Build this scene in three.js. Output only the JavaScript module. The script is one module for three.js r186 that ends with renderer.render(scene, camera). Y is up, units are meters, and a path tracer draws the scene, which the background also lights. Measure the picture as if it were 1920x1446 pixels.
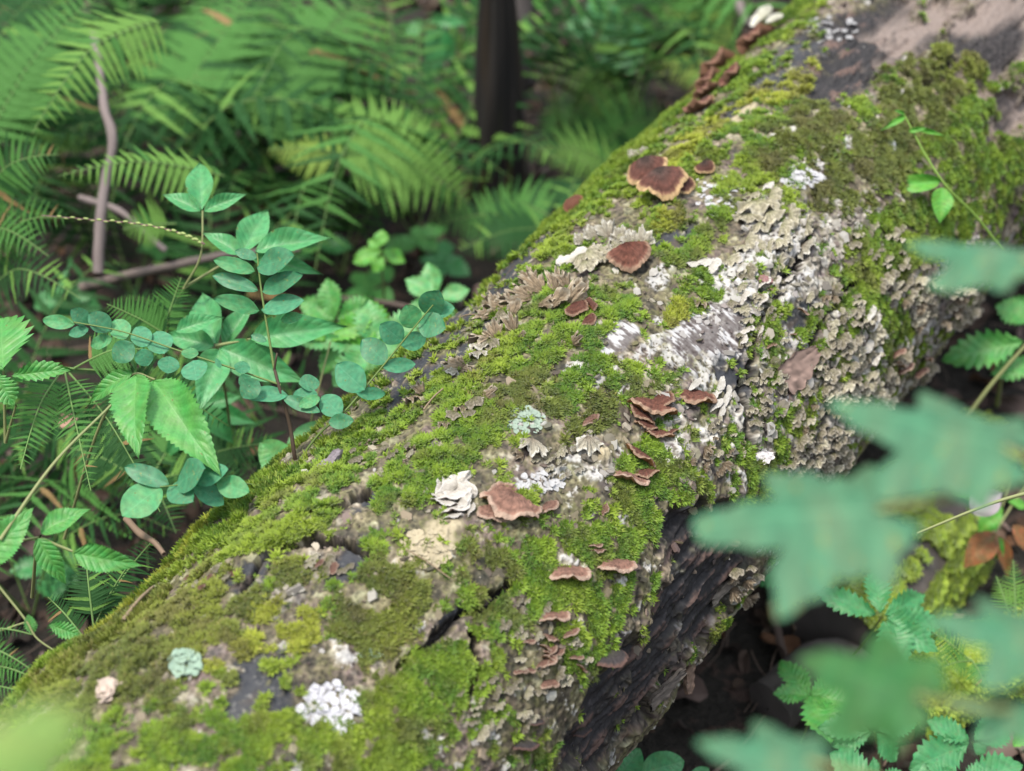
import * as THREE from 'three';
import { mergeGeometries } from 'three/addons/utils/BufferGeometryUtils.js';
import { ImprovedNoise } from 'three/addons/math/ImprovedNoise.js';

// ---------------------------------------------------------------- camera, sky, light, exposure
const V = (x, y, z) => new THREE.Vector3(x, y, z);
const scene = new THREE.Scene();
const FOV = 30.3, PITCH = 38 * Math.PI / 180, CAM = V(0, 1.22, 0);
const camera = new THREE.PerspectiveCamera(FOV, 1024 / 771, 0.02, 200);
camera.position.copy(CAM);
camera.lookAt(0, CAM.y - Math.sin(PITCH), -Math.cos(PITCH));
camera.focus = 1.2; camera.userData.fStop = 3.5;
scene.add(camera);
const renderer = new THREE.WebGLRenderer({ antialias: true });
renderer.toneMapping = THREE.LinearToneMapping;
renderer.toneMappingExposure = 3.0;
renderer.shadowMap.enabled = true;
{ // overcast sky seen through a wood: brighter overhead
  const W = 128, Hh = 64, d = new Float32Array(W * Hh * 4);
  for (let y = 0; y < Hh; y++) {
    const el = Math.max(0, Math.sin(((y + 0.5) / Hh - 0.5) * Math.PI)), l = 0.05 + 0.72 * Math.pow(el, 1.6);
    for (let x = 0; x < W; x++) d.set([0.94 * l, 1.0 * l, 1.08 * l, 1], (y * W + x) * 4);
  }
  const t = new THREE.DataTexture(d, W, Hh, THREE.RGBAFormat, THREE.FloatType);
  t.mapping = THREE.EquirectangularReflectionMapping; t.magFilter = THREE.LinearFilter; t.needsUpdate = true;
  scene.background = t; scene.environment = t;
}
const sun = new THREE.DirectionalLight(0xfff4e2, 1.5);
sun.position.set(-1.3, 4, -0.6); sun.target.position.set(0, 0, -1.2);
sun.castShadow = true; sun.shadow.radius = 20; sun.shadow.mapSize.set(2048, 2048);
Object.assign(sun.shadow.camera, { left: -3, right: 3, top: 3, bottom: -3, near: 0.5, far: 9 });
scene.add(sun, sun.target);

// ---------------------------------------------------------------- helpers
const rng = (s) => () => { s = (s + 0x6d2b79f5) | 0; let t = Math.imul(s ^ (s >>> 15), 1 | s); t = (t + Math.imul(t ^ (t >>> 7), 61 | t)) ^ t; return ((t ^ (t >>> 14)) >>> 0) / 4294967296; };
const IN = new ImprovedNoise(), noise = (x, y, z) => IN.noise(x, y, z);
const fbm = (x, y, z, o = 4) => { let a = 1, s = 0; for (let i = 0; i < o; i++) { s += a * noise(x, y, z + i * 7.3); a *= 0.5; x *= 2.03; y *= 2.03; z *= 2.03; } return s; };
const clamp = (x, a = 0, b = 1) => x < a ? a : x > b ? b : x, lerp = (a, b, t) => a + (b - a) * t;
const sst = (a, b, x) => { x = clamp((x - a) / (b - a)); return x * x * (3 - 2 * x); };
const hash = (a, b, c = 0) => { let h = Math.imul(a | 0, 374761393) ^ Math.imul(b | 0, 668265263) ^ Math.imul(c | 0, 2147483647 - 97); h = Math.imul(h ^ (h >>> 13), 1274126177); return ((h ^ (h >>> 16)) >>> 0) / 4294967296; };
const RIGHT = V(1, 0, 0), FWD = V(0, -Math.sin(PITCH), -Math.cos(PITCH)), UPV = V(0, Math.cos(PITCH), -Math.sin(PITCH));
const PX = 723 / Math.tan(FOV * Math.PI / 360);            // photo pixels per metre at one metre
const at = (x, y, d) => CAM.clone().addScaledVector(FWD, d).addScaledVector(RIGHT, (x - 960) / PX * d).addScaledVector(UPV, (723 - y) / PX * d);
const onGround = (x, y, h = 0) => { const r = at(x, y, 1).sub(CAM); return CAM.clone().addScaledVector(r, (h - CAM.y) / r.y); };
const names = new Map();
function numbered(n) { const k = names.get(n) || 0; names.set(n, k + 1); return k ? `${n}_${String(k).padStart(3, '0')}` : n; }
function tag(o, label, category, group, kind) { if (label) o.userData.label = label; if (category) o.userData.category = category; if (group) o.userData.group = group; if (kind) o.userData.kind = kind; return o; }
function thing(name, label, category, pos, group) { const g = new THREE.Group(); g.name = numbered(name); g.position.copy(pos); scene.add(g); return tag(g, label, category, group); }
function part(name, geo, mat, parent = scene) { const m = new THREE.Mesh(geo, mat); m.name = parent === scene ? numbered(name) : name; m.castShadow = m.receiveShadow = true; parent.add(m); return m; }
const mat = (c, rough = 0.8, o = {}) => new THREE.MeshPhysicalMaterial({ color: new THREE.Color().setRGB(...c), roughness: rough, side: THREE.DoubleSide, ...o });
function geoFrom(pos, idx, col, uv) {
  const g = new THREE.BufferGeometry();
  g.setAttribute('position', new THREE.BufferAttribute(new Float32Array(pos), 3));
  if (col) g.setAttribute('color', new THREE.BufferAttribute(new Float32Array(col), 3));
  if (uv) g.setAttribute('uv', new THREE.BufferAttribute(new Float32Array(uv), 2));
  g.setIndex(idx); g.computeVertexNormals(); return g;
}
const gridIdx = (nu, nv, idx = [], off = 0) => { for (let j = 0; j < nv; j++) for (let i = 0; i < nu; i++) { const a = off + j * (nu + 1) + i, b = a + 1, c = a + nu + 1, d = c + 1; idx.push(a, c, b, b, c, d); } return idx; };
// the frame of a part whose z runs along dir and whose y is as near to nrm as it can be
const basis = (dir, nrm, pos, sx = 1, sy = 1, sz = 1) => {
  const z = dir.clone().normalize(), x = nrm.clone().cross(z).normalize(), y = z.clone().cross(x);
  return new THREE.Matrix4().makeBasis(x.multiplyScalar(sx), y.multiplyScalar(sy), z.multiplyScalar(sz)).setPosition(pos);
};
const setM = (o, m) => { m.decompose(o.position, o.quaternion, o.scale); return o; };
function tube(pts, r0, r1, sides = 6, seg = 0, wob = 0) {
  const n = seg || Math.max(4, (pts.length - 1) * 5), cv = new THREE.CatmullRomCurve3(pts), pos = [], idx = [];
  const fr = cv.computeFrenetFrames(n, false);
  for (let i = 0; i <= n; i++) {
    const t = i / n, p = cv.getPoint(t), r = lerp(r0, r1, t);
    for (let k = 0; k <= sides; k++) { const a = k / sides * 2 * Math.PI, rr = r * (1 + wob * noise(p.x * 40 + k, p.y * 40, p.z * 40)); const v = p.clone().addScaledVector(fr.normals[i], Math.cos(a) * rr).addScaledVector(fr.binormals[i], Math.sin(a) * rr); pos.push(v.x, v.y, v.z); }
  }
  return geoFrom(pos, gridIdx(sides, n, idx));
}
// ---------------------------------------------------------------- the fallen log: its axis, and its surface as a map over (s along it, arc round it)
const AX = V(0.0377, CAM.y - 0.9230, -1), AD = V(Math.sin(0.627), 0.08, -Math.cos(0.627)).normalize();
const E1 = V(0, 1, 0).addScaledVector(AD, -AD.y).normalize(), E2 = AD.clone().cross(E1).normalize();  // up and towards the camera's right
const R0 = 0.1965, S0 = -0.75, S1 = 1.75, NX = 2048, NY = 1024, DS = (S1 - S0) / NX, DA = 2 * Math.PI / NY;
const rBase = (s) => R0 * (1 + 0.05 * s);
const H = new Float32Array(NX * NY), COL = new Float32Array(NX * NY * 3), MOSS = new Float32Array(NX * NY), TONE = new Float32Array(NX * NY), BARE = new Float32Array(NX * NY), LOOSE = new Float32Array(NX * NY);
const rAt = (s, f) => {
  let x = (s - S0) / DS - 0.5, y = (f + Math.PI) / DA - 0.5; x = clamp(x, 0, NX - 1.01); y = ((y % NY) + NY) % NY;
  const i = x | 0, j = y | 0, u = x - i, v = y - j, k = j * NX + i, k2 = ((j + 1) % NY) * NX + i;
  return rBase(s) + (H[k] * (1 - u) + H[k + 1] * u) * (1 - v) + (H[k2] * (1 - u) + H[k2 + 1] * u) * v;
};
const lp = (s, f, r) => AX.clone().addScaledVector(AD, s).addScaledVector(E1, Math.cos(f) * r).addScaledVector(E2, Math.sin(f) * r);
function toLog(p) { const q = p.clone().sub(AX), a = q.dot(E1), b = q.dot(E2); return { s: q.dot(AD), f: Math.atan2(b, a), r: Math.hypot(a, b) }; }
function hitLog(x, y, radius = rAt) {                         // where the line of sight through a photo pixel meets the log; else its nearest point
  const d = at(x, y, 1).sub(CAM).normalize(); let best = null, gap = 1e9;
  for (let t = 0.45; t < 3; t += 0.002) {
    const p = CAM.clone().addScaledVector(d, t), q = toLog(p), g = q.r - radius(q.s, q.f);
    if (g < gap) { gap = g; best = q; best.d = p.clone().sub(CAM).dot(FWD); }
    if (g < 0) break;
  }
  return best;
}
const flat0 = (s) => rBase(s);
const smoothHit = (x, y) => hitLog(x, y, flat0);
const texel = (s, f) => { const i = clamp(Math.floor((s - S0) / DS), 0, NX - 1), j = clamp(Math.floor((f + Math.PI) / DA), 0, NY - 1); return j * NX + i; };
const V0 = Math.floor((Math.PI - 1.75) / DA), V1 = Math.floor((Math.PI + 2.5) / DA);   // the arc worth detail
const WX = new Float32Array(NX * NY), WY = new Float32Array(NX * NY), FINE = new Float32Array(NX * NY);
for (let j = V0; j < V1; j++) for (let i = 0; i < NX; i++) {
  const s = S0 + (i + 0.5) * DS, f = -Math.PI + (j + 0.5) * DA, x = Math.cos(f) * R0, y = Math.sin(f) * R0, k = j * NX + i;
  WX[k] = 0.9 * noise(x * 30, y * 30, s * 30) + 0.5 * noise(x * 90, y * 90, s * 90 + 9);
  WY[k] = 0.9 * noise(x * 30 + 50, y * 30, s * 30) + 0.5 * noise(x * 90 + 70, y * 90, s * 90);
  FINE[k] = noise(x * 260, y * 260, s * 260) + 0.6 * noise(x * 610, y * 610, s * 610);
}
// patches seen in the photograph: x, y of the centre, half length along the log and half width across it (photo pixels)
const layers = {};
function patch(kind, rows, amount = 1) {
  const L = layers[kind] || (layers[kind] = new Float32Array(NX * NY));
  for (const [x, y, ra, rc] of rows) {
    const c = smoothHit(x, y), a = smoothHit(x + 0.755 * 20, y - 0.655 * 20), b = smoothHit(x + 0.655 * 20, y + 0.755 * 20), b2 = smoothHit(x - 0.655 * 20, y - 0.755 * 20);
    const la = clamp(Math.abs(a.s - c.s) / 20, 0.0003, 0.0012) * ra, lc = clamp(Math.min(Math.abs(b.f - c.f), Math.abs(b2.f - c.f)) * R0 / 20, 0.0003, 0.0014) * rc;
    const i0 = clamp(Math.floor((c.s - la * 1.9 - S0) / DS), 0, NX - 1), i1 = clamp(Math.ceil((c.s + la * 1.9 - S0) / DS), 0, NX), j0 = clamp(Math.floor((c.f - lc * 1.9 / R0 + Math.PI) / DA), V0, V1 - 1), j1 = clamp(Math.ceil((c.f + lc * 1.9 / R0 + Math.PI) / DA), V0, V1);
    for (let j = j0; j < j1; j++) for (let i = i0; i < i1; i++) {
      const k = j * NX + i, u = (S0 + (i + 0.5) * DS - c.s) / la, v = (-Math.PI + (j + 0.5) * DA - c.f) * R0 / lc;
      const d = Math.hypot(u + WX[k] * 0.75, v + WY[k] * 0.75), w = amount * (kind === 'R' || kind === 'B' || kind === 'Q' ? 1 - sst(0.55, 1.35, d + 0.05 * FINE[k]) : 1 - sst(0.72, 1.15, d + 0.18 * FINE[k]));
      if (w > L[k]) L[k] = w;
    }
  }
}
patch('G', [[1000, 620, 110, 60], [1090, 640, 90, 60], [1150, 600, 50, 40], [700, 790, 150, 35], [620, 870, 120, 40], [830, 850, 120, 55], [900, 800, 90, 45], [760, 920, 80, 40], [520, 930, 90, 40], [470, 980, 120, 40], [1150, 330, 120, 30], [1090, 390, 120, 30], [1010, 470, 80, 26], [960, 560, 60, 20], [1330, 260, 130, 40], [1400, 330, 70, 40], [1420, 140, 40, 20], [1290, 460, 50, 36], [1300, 560, 60, 36], [1220, 900, 70, 60], [1190, 970, 70, 50], [1110, 1020, 90, 50], [1120, 1110, 80, 50], [1050, 1030, 60, 50], [1000, 1100, 90, 70], [870, 1270, 80, 60], [780, 1290, 90, 70], [740, 1400, 110, 60], [600, 1420, 100, 50], [450, 1400, 120, 60], [350, 1380, 80, 60], [1080, 1200, 60, 50], [1400, 890, 40, 80], [1460, 870, 60, 40], [1540, 610, 70, 45], [1430, 640, 60, 40], [1830, 200, 130, 45], [1850, 320, 110, 50], [1640, 450, 70, 45], [1620, 510, 60, 40], [1790, 420, 80, 40], [1680, 630, 50, 45], [840, 720, 60, 30], [1250, 420, 40, 30], [1700, 420, 60, 30], [560, 990, 90, 30], [860, 1130, 40, 30], [1060, 740, 50, 24], [1330, 420, 40, 22], [1565, 690, 36, 26], [1480, 805, 44, 36], [1600, 600, 40, 26], [1700, 480, 50, 30], [1440, 690, 36, 24], [1380, 830, 30, 40]]);
patch('O', [[250, 1210, 170, 80], [330, 1150, 150, 50], [130, 1300, 120, 60], [1530, 245, 60, 50], [970, 730, 80, 40], [900, 1090, 90, 45], [700, 1120, 90, 50], [720, 1190, 80, 40], [1660, 290, 120, 55], [1760, 150, 110, 55], [430, 1150, 70, 50], [1100, 780, 60, 30], [560, 1080, 40, 30], [1560, 350, 60, 40], [880, 700, 60, 20], [1450, 300, 60, 30]]);
patch('Y', [[470, 1215, 40, 26], [560, 1180, 60, 30], [500, 1140, 30, 26], [1262, 592, 30, 25], [1270, 300, 80, 22], [1500, 150, 70, 24], [1330, 250, 60, 18], [1420, 180, 40, 16], [1250, 410, 30, 18], [420, 1240, 50, 20], [290, 1070, 120, 16], [190, 1160, 80, 14], [380, 1010, 60, 12]]);
patch('D', [[480, 1270, 60, 66], [470, 1080, 50, 30], [640, 1065, 70, 26], [1258, 440, 45, 32], [1400, 200, 160, 16], [1330, 240, 70, 14], [1500, 100, 130, 34], [1560, 170, 60, 45], [870, 640, 170, 16], [780, 710, 70, 16], [970, 480, 80, 18], [440, 1320, 40, 24], [840, 1165, 46, 16], [1380, 720, 40, 50], [1450, 520, 60, 14], [700, 930, 60, 10], [1500, 590, 40, 20]]);
patch('W', [[1215, 655, 46, 16], [1150, 630, 34, 24], [1075, 700, 40, 15], [1000, 910, 50, 20], [1160, 740, 46, 9], [1420, 480, 60, 36], [1360, 560, 60, 46], [1500, 330, 44, 20], [1400, 510, 60, 36], [980, 790, 30, 26], [1030, 900, 40, 16], [1240, 520, 40, 16], [1460, 270, 40, 14], [1570, 290, 40, 14], [1010, 925, 30, 12], [1460, 470, 60, 30], [1440, 560, 50, 40], [1330, 700, 50, 30], [1490, 630, 40, 30], [1270, 660, 40, 30], [1140, 700, 40, 12], [1250, 860, 40, 20], [1390, 640, 40, 40]], 0.75);
patch('C', [[1450, 550, 150, 110], [1500, 720, 160, 90], [1550, 450, 110, 50], [1600, 760, 120, 70], [1300, 850, 70, 55], [1380, 790, 80, 50], [1780, 570, 110, 60], [1450, 420, 80, 55], [1650, 680, 120, 70], [1260, 760, 90, 40], [540, 1110, 60, 26], [1480, 900, 90, 60], [1120, 860, 40, 50]]);
patch('P', [[800, 1030, 70, 36], [1400, 215, 36, 14], [1130, 850, 20, 20]]);
patch('R', [[1290, 1010, 50, 60], [1320, 1070, 80, 70], [1250, 1160, 90, 55], [1170, 1270, 100, 40], [1120, 1370, 90, 36], [1370, 1010, 40, 60], [1240, 1240, 60, 50], [1340, 1130, 90, 60], [1230, 1290, 90, 50], [1150, 1400, 90, 40]]);
patch('S', [[1310, 625, 62, 58], [1345, 650, 40, 50], [1160, 640, 36, 26], [1380, 590, 30, 40]]);
patch('Q', [[1590, 110, 100, 55], [1650, 100, 100, 50], [1560, 170, 60, 36], [1690, 60, 80, 50], [1600, 40, 80, 40]]);
patch('B', [[1890, 90, 100, 45], [1740, 30, 110, 40], [1860, 30, 100, 60], [1910, 200, 70, 40], [1680, 10, 60, 30], [1920, 0, 200, 80]]);
function crack(pts, wpx) {
  const L = layers.K || (layers.K = new Float32Array(NX * NY)), cs = pts.map(([x, y]) => smoothHit(x, y));
  for (let n = 0; n + 1 < cs.length; n++) { const a = cs[n], b = cs[n + 1], w = wpx / PX * a.d;
    const ax = a.s, ay = a.f * R0, bx = b.s, by = b.f * R0, l2 = (bx - ax) ** 2 + (by - ay) ** 2;
    const i0 = clamp(Math.floor((Math.min(ax, bx) - 0.03 - S0) / DS), 0, NX), i1 = clamp(Math.ceil((Math.max(ax, bx) + 0.03 - S0) / DS), 0, NX), j0 = clamp(Math.floor((Math.min(ay, by) - 0.03) / R0 / DA + NY / 2), V0, V1), j1 = clamp(Math.ceil((Math.max(ay, by) + 0.03) / R0 / DA + NY / 2), V0, V1);
    for (let j = j0; j < j1; j++) for (let i = i0; i < i1; i++) {
      const k = j * NX + i, px = S0 + (i + 0.5) * DS + WX[k] * 0.009, py = (-Math.PI + (j + 0.5) * DA) * R0 + WY[k] * 0.009, t = clamp(((px - ax) * (bx - ax) + (py - ay) * (by - ay)) / l2);
      const d = Math.hypot(px - ax - t * (bx - ax), py - ay - t * (by - ay)), v = 1 - sst(w * 0.4, w * 1.3, d + 0.0012 * FINE[k]); if (v > L[k]) L[k] = v;
    } }
}
crack([[440, 1110], [500, 1050], [590, 1005], [690, 1040]], 9); crack([[580, 975], [640, 950], [680, 930]], 8);
crack([[760, 1245], [830, 1180], [880, 1140], [960, 1090]], 9); crack([[1400, 700], [1440, 570], [1520, 440]], 7);
crack([[1410, 860], [1390, 740], [1420, 640]], 9); crack([[870, 1330], [900, 1260], [880, 1200]], 8);
crack([[1500, 660], [1550, 580], [1610, 510]], 8); crack([[1520, 800], [1590, 730], [1650, 640]], 9);
const lay = (k, n) => layers[k] ? layers[k][n] : 0;
// cells: the nearest and second nearest of one jittered point per cell, in metres scaled by q
const cw = { d1: 0, d2: 0, id: 0, u: 0, v: 0 };
function cells(x, y, seed) {
  const ix = Math.floor(x), iy = Math.floor(y); let d1 = 9, d2 = 9;
  for (let b = -1; b <= 1; b++) for (let a = -1; a <= 1; a++) {
    const cx = ix + a, cy = iy + b, h = hash(cx, cy, seed), dx = cx + h - x, dy = cy + hash(cx, cy, seed + 1) - y, d = dx * dx + dy * dy;
    if (d < d1) { d2 = d1; d1 = d; cw.id = hash(cx, cy, seed + 2); cw.u = dx; cw.v = dy; } else if (d < d2) d2 = d;
  }
  cw.d1 = Math.sqrt(d1); cw.d2 = Math.sqrt(d2); return cw;
}
const sa = smoothHit(785, 712).s, sb = smoothHit(985, 470).s, fe = smoothHit(872, 612).f, strip = (s, f) => sst(sa - 0.06, sa, s) * sst(sb + 0.05, sb, s) * sst(fe + 0.03, fe - 0.03, f);
const PAL = [[0.05, 0.045, 0.045], [0.1, 0.075, 0.07], [0.15, 0.12, 0.1], [0.2, 0.145, 0.14], [0.16, 0.15, 0.07], [0.24, 0.2, 0.15], [0.32, 0.26, 0.19], [0.44, 0.4, 0.33]];
const PALC = [[0.05, 0.045, 0.045], [0.12, 0.1, 0.095], [0.22, 0.17, 0.165], [0.2, 0.19, 0.12], [0.29, 0.26, 0.21], [0.36, 0.33, 0.29], [0.46, 0.44, 0.4], [0.58, 0.57, 0.54]];
for (let j = 0; j < NY; j++) for (let i = 0; i < NX; i++) {
  const k = j * NX + i, s = S0 + (i + 0.5) * DS, f = -Math.PI + (j + 0.5) * DA, x = Math.cos(f) * R0, y = Math.sin(f) * R0, arc = f * R0;
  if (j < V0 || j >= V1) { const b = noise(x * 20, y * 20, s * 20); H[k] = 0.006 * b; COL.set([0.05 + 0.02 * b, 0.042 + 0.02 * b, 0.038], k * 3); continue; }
  const fine = FINE[k], wx = WX[k], wy = WY[k], big = noise(x * 7 + 3, y * 7, s * 7), mid = noise(x * 18, y * 18, s * 18 + 4);
  // crumbs and plates of bark
  const C = lay('C', k);
  const a = cells((s + wx * 0.002) * 105, (arc + wy * 0.002) * 125, 11), e1 = sst(0.02, 0.3, a.d2 - a.d1), id1 = a.id, h1 = (0.25 + id1) * (0.55 + 0.45 * e1) + 0.9 * (a.u * (id1 - 0.5) + a.v * 0.5);
  const b = cells((s + wy * 0.0015) * 240, (arc + wx * 0.0015) * 240, 31), e2 = sst(0.02, 0.35, b.d2 - b.d1), id2 = b.id, h2 = (0.2 + id2) * (0.4 + 0.6 * e2);
  const plate = (id1 > 0.72 ? 0.0026 : 0.0007), nA = noise(x * 48 + 7, y * 48, s * 48), nB = noise(x * 115, y * 115, s * 115 + 13), rdg = (1 - Math.abs(nA) * 2.2) * 0.6 + (1 - Math.abs(nB) * 2.2) * 0.4;
  let h = 0.010 * big + 0.005 * mid + h1 * plate * (0.6 + 0.5 * C) + h2 * (0.0005 + 0.0007 * C) + rdg * (0.0016 + 0.0022 * C) + 0.0011 * fine;
  const pal = C > 0.5 ? PALC : PAL, pick = clamp(0.5 + nA * 0.75 + nB * 0.45 + fine * 0.16, 0, 0.999) * 8, c1 = pal[pick | 0], c3 = pal[Math.min(7, (pick | 0) + 1)], pf = pick - (pick | 0), c2 = pal[Math.floor((id1 > 0.72 ? id1 * 3.55 - 2.55 : id2) * 7.99)], m = id1 > 0.72 ? 0.6 : 0.22, br = Math.max(0.25, 0.88 + 0.75 * fine - 0.5 * sst(0.5, 0.9, fine * -1 + 0.3 * nB));
  let r = lerp(lerp(c1[0], c3[0], pf), c2[0], m) * br, g = lerp(lerp(c1[1], c3[1], pf), c2[1], m) * br, bl = lerp(lerp(c1[2], c3[2], pf), c2[2], m) * br;
  const mix = (w, R, G, B) => { r = lerp(r, R, w); g = lerp(g, G, w); bl = lerp(bl, B, w); };
  const ol = (1 - C) * sst(-0.15, 0.35, noise(x * 22, y * 22, s * 22 + 70) + 0.25) * 0.6; mix(ol, r * 0.55, g * 0.66, bl * 0.35); r *= 0.86; g *= 0.86; bl *= 0.86;
  // pale crust
  const W = lay('W', k) * sst(0.32, 0.5, id2 + 0.3 * fine + (fine > -0.25 ? 0.2 : -0.5)), sp = sst(0.4, 0.58, noise(x * 55, y * 55, s * 55 + 20) + 0.35 * fine) * sst(-0.1, 0.3, f);
  const Wt = Math.max(W, sp * 0.8 * (1 - lay('O', k))); mix(Wt * 0.85, 0.5 + 0.16 * fine, 0.5 + 0.16 * fine, 0.51 + 0.15 * fine); h += Wt * 0.001;
  // weathered wood with white streaks running across the log
  const S = lay('S', k); if (S > 0) { const t = noise(s * 300, arc * 55, 41) + 0.5 * noise(s * 760, arc * 130, 44), g2 = noise(s * 120, arc * 22, 47); const wh = sst(0.0, 0.25, t * 0.85 + noise(s * 60, arc * 45, 51) * 0.8 + 0.25 * fine - 0.06);
    mix(S, lerp(0.13, 0.42, wh) + 0.07 * t + 0.07 * fine, lerp(0.115, 0.42, wh) + 0.07 * t + 0.07 * fine, lerp(0.115, 0.44, wh) + 0.07 * t + 0.07 * fine); h = lerp(h, 0.010 * big + 0.003 + 0.0011 * t + 0.002 * g2, S); }
  // smooth dark bark
  const D = Math.max(lay('D', k), strip(s, f + WX[k] * 0.05)) * (1 - 0.85 * sst(0.12, 0.36, nB * 0.8 + nA * 0.5 + 0.2 * fine)); if (D > 0) { const t = noise(x * 50, y * 50, s * 20); const sk = sst(0.55, 0.8, fine + 0.5 * t) * 0.5, bw = sst(0.1, 0.5, noise(s * 40, arc * 90, 66)); mix(D, lerp(0.034 + 0.03 * bw, 0.24, sk) + 0.018 * t + 0.014 * fine, lerp(0.037 + 0.014 * bw, 0.23, sk) + 0.018 * t + 0.014 * fine, lerp(0.046, 0.22, sk) + 0.016 * t + 0.012 * fine); h = lerp(h, 0.010 * big + 0.003 * mid - 0.001 + 0.0005 * fine + 0.001 * t, D); }
  // straw-coloured crust
  const P = lay('P', k); if (P > 0) { const t = noise(s * 60, arc * 260, 3) * 0.6 + 0.4 * fine; mix(P * sst(-0.7, -0.1, t + id2 * 0.6 - 0.2), 0.36 + 0.12 * t, 0.31 + 0.1 * t, 0.21 + 0.08 * t); h += P * (0.002 + 0.0015 * t); }
  // black rotten wood, fibrous along the log
  const Rw = lay('R', k), Q = lay('Q', k), B = lay('B', k), rot = Math.max(Rw, Q), fib = noise(s * 16, arc * 160, 5) + 0.6 * noise(s * 40, arc * 420, 8), blk = noise(s * 34, arc * 60, 15);
  if (rot > 0) { const red = sst(0.12, 0.55, blk + 0.35 * fib + 0.25 * fine) * 0.75, gl = sst(0.3, 0.8, noise(s * 70, arc * 240, 77) + 0.4 * fine) * 0.5; mix(rot, lerp(0.018, 0.14, red) + 0.012 * fib + 0.09 * gl, lerp(0.017, 0.085, red) + 0.011 * fib + 0.08 * gl, lerp(0.02, 0.07, red) + 0.011 * fib + 0.085 * gl);
    h = lerp(h, 0.01 * big - (Rw > Q ? 0.011 : 0.008) + 0.0035 * fib + 0.006 * blk + 0.0012 * fine, sst(0, 1, rot)); }
  if (B > 0) { const t = noise(x * 14, y * 14, s * 9 + 30), dk = sst(0.05, 0.5, t + 0.15 * fib); mix(B, lerp(0.2, 0.028, dk) + 0.02 * fib + 0.04 * fine, lerp(0.16, 0.024, dk) + 0.018 * fib + 0.035 * fine, lerp(0.145, 0.026, dk) + 0.018 * fib + 0.033 * fine); h = lerp(h, 0.012 * big - 0.016 + 0.0012 * fib + 0.005 * t - 0.004 * sst(0.25, 0.5, noise(s * 12, arc * 45, 91)) + 0.0008 * fine, B); }
  const K = lay('K', k); if (K > 0) { mix(K, 0.02, 0.017, 0.016); h -= K * 0.014; }
  // moss
  const G = lay('G', k), O = lay('O', k), Y = lay('Y', k);
  let M = Math.max(G, O, Y * 0.95), auto = Math.max(sst(0.0, 0.28, mid * 0.55 + big * 0.5 + 0.22 * fine + 0.14 - 0.12 - 0.5 * sst(0.3, 0.9, f) - 0.4 * C - 0.5 * lay('W', k)) * 0.9, sst(0.12, 0.4, nB * 0.7 + mid * 0.5 + nA * 0.3) * 0.75);
  M = Math.max(M, auto) * (1 - 0.97 * sst(-0.04, 0.3, noise(x * 62, y * 62, s * 62 + 50) + 0.28 * fine + 0.25 * noise(x * 25, y * 25, s * 25 + 80)));
  M *= (1 - S * 0.95) * (1 - D * (1 - 0.3 * Y)) * (1 - rot) * (1 - B) * (1 - 0.85 * P) * (1 - K) * (1 - 0.9 * Wt); if (C > 0.3) M *= 1 - 0.45 * sst(0.1, 0.6, id1);
  mix(M * 0.85, 0.1 + 0.03 * fine, 0.095 + 0.03 * fine, 0.025); h = lerp(h, 0.010 * big + 0.005 * mid + 0.0025 + 0.002 * noise(x * 80, y * 80, s * 80), M * 0.7);
  H[k] = h; MOSS[k] = M; TONE[k] = Y > 0.4 ? 2 : O > G ? 1 : 0; BARE[k] = Math.max(D, rot, B); LOOSE[k] = Math.max(C, 0.35) * (1 - Math.max(D, B, rot * 0.75)) * (1 - M * 0.8);
  COL[k * 3] = clamp(r, 0.008, 0.8); COL[k * 3 + 1] = clamp(g, 0.008, 0.8); COL[k * 3 + 2] = clamp(bl, 0.008, 0.8);
}
const enc = (v) => Math.round(255 * (v <= 0.0031308 ? 12.92 * v : 1.055 * Math.pow(v, 1 / 2.4) - 0.055));
const log = thing('fallen_log', 'long decaying log under moss, lichen and bracket fungi lying across the forest floor', 'log', AX);
{
  const data = new Uint8Array(NX * NY * 4), hd = new Uint8Array(NX * NY * 4);
  for (let k = 0; k < NX * NY; k++) { data[k * 4] = enc(COL[k * 3]); data[k * 4 + 1] = enc(COL[k * 3 + 1]); data[k * 4 + 2] = enc(COL[k * 3 + 2]); data[k * 4 + 3] = 255;
    const i = k % NX, v = H[k] - 0.25 * (H[k] + H[k - (i > 3 ? 3 : 0)] + H[k + (i < NX - 4 ? 3 : 0)] + H[k]), w = clamp(128 + v / 0.004 * 127 + FINE[k] * 22, 0, 255); hd[k * 4] = hd[k * 4 + 1] = hd[k * 4 + 2] = w; hd[k * 4 + 3] = 255; }
  const tex = (d, srgb) => { const t = new THREE.DataTexture(d, NX, NY); t.magFilter = THREE.LinearFilter; t.wrapS = t.wrapT = THREE.RepeatWrapping; if (srgb) t.colorSpace = THREE.SRGBColorSpace; t.needsUpdate = true; return t; };
  const nu = 940, nv = 500, pos = [], uv = [];
  for (let j = 0; j <= nv; j++) { // finer on the arc in view
    const t = j / nv, f = t < 0.06 ? lerp(-Math.PI, -1.75, t / 0.06) : t > 0.96 ? lerp(2.5, Math.PI, (t - 0.96) / 0.04) : lerp(-1.75, 2.5, (t - 0.06) / 0.9);
    for (let i = 0; i <= nu; i++) { const s = lerp(S0, S1, i / nu), p = lp(s, f, rAt(s, f)).sub(AX); pos.push(p.x, p.y, p.z); uv.push(i / nu, (f + Math.PI) / (2 * Math.PI)); }
  }
  part('bark', geoFrom(pos, gridIdx(nu, nv), null, uv), mat([1, 1, 1], 0.78, { map: tex(data, true), bumpMap: tex(hd), bumpScale: 0.004 }), log);
}
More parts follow.
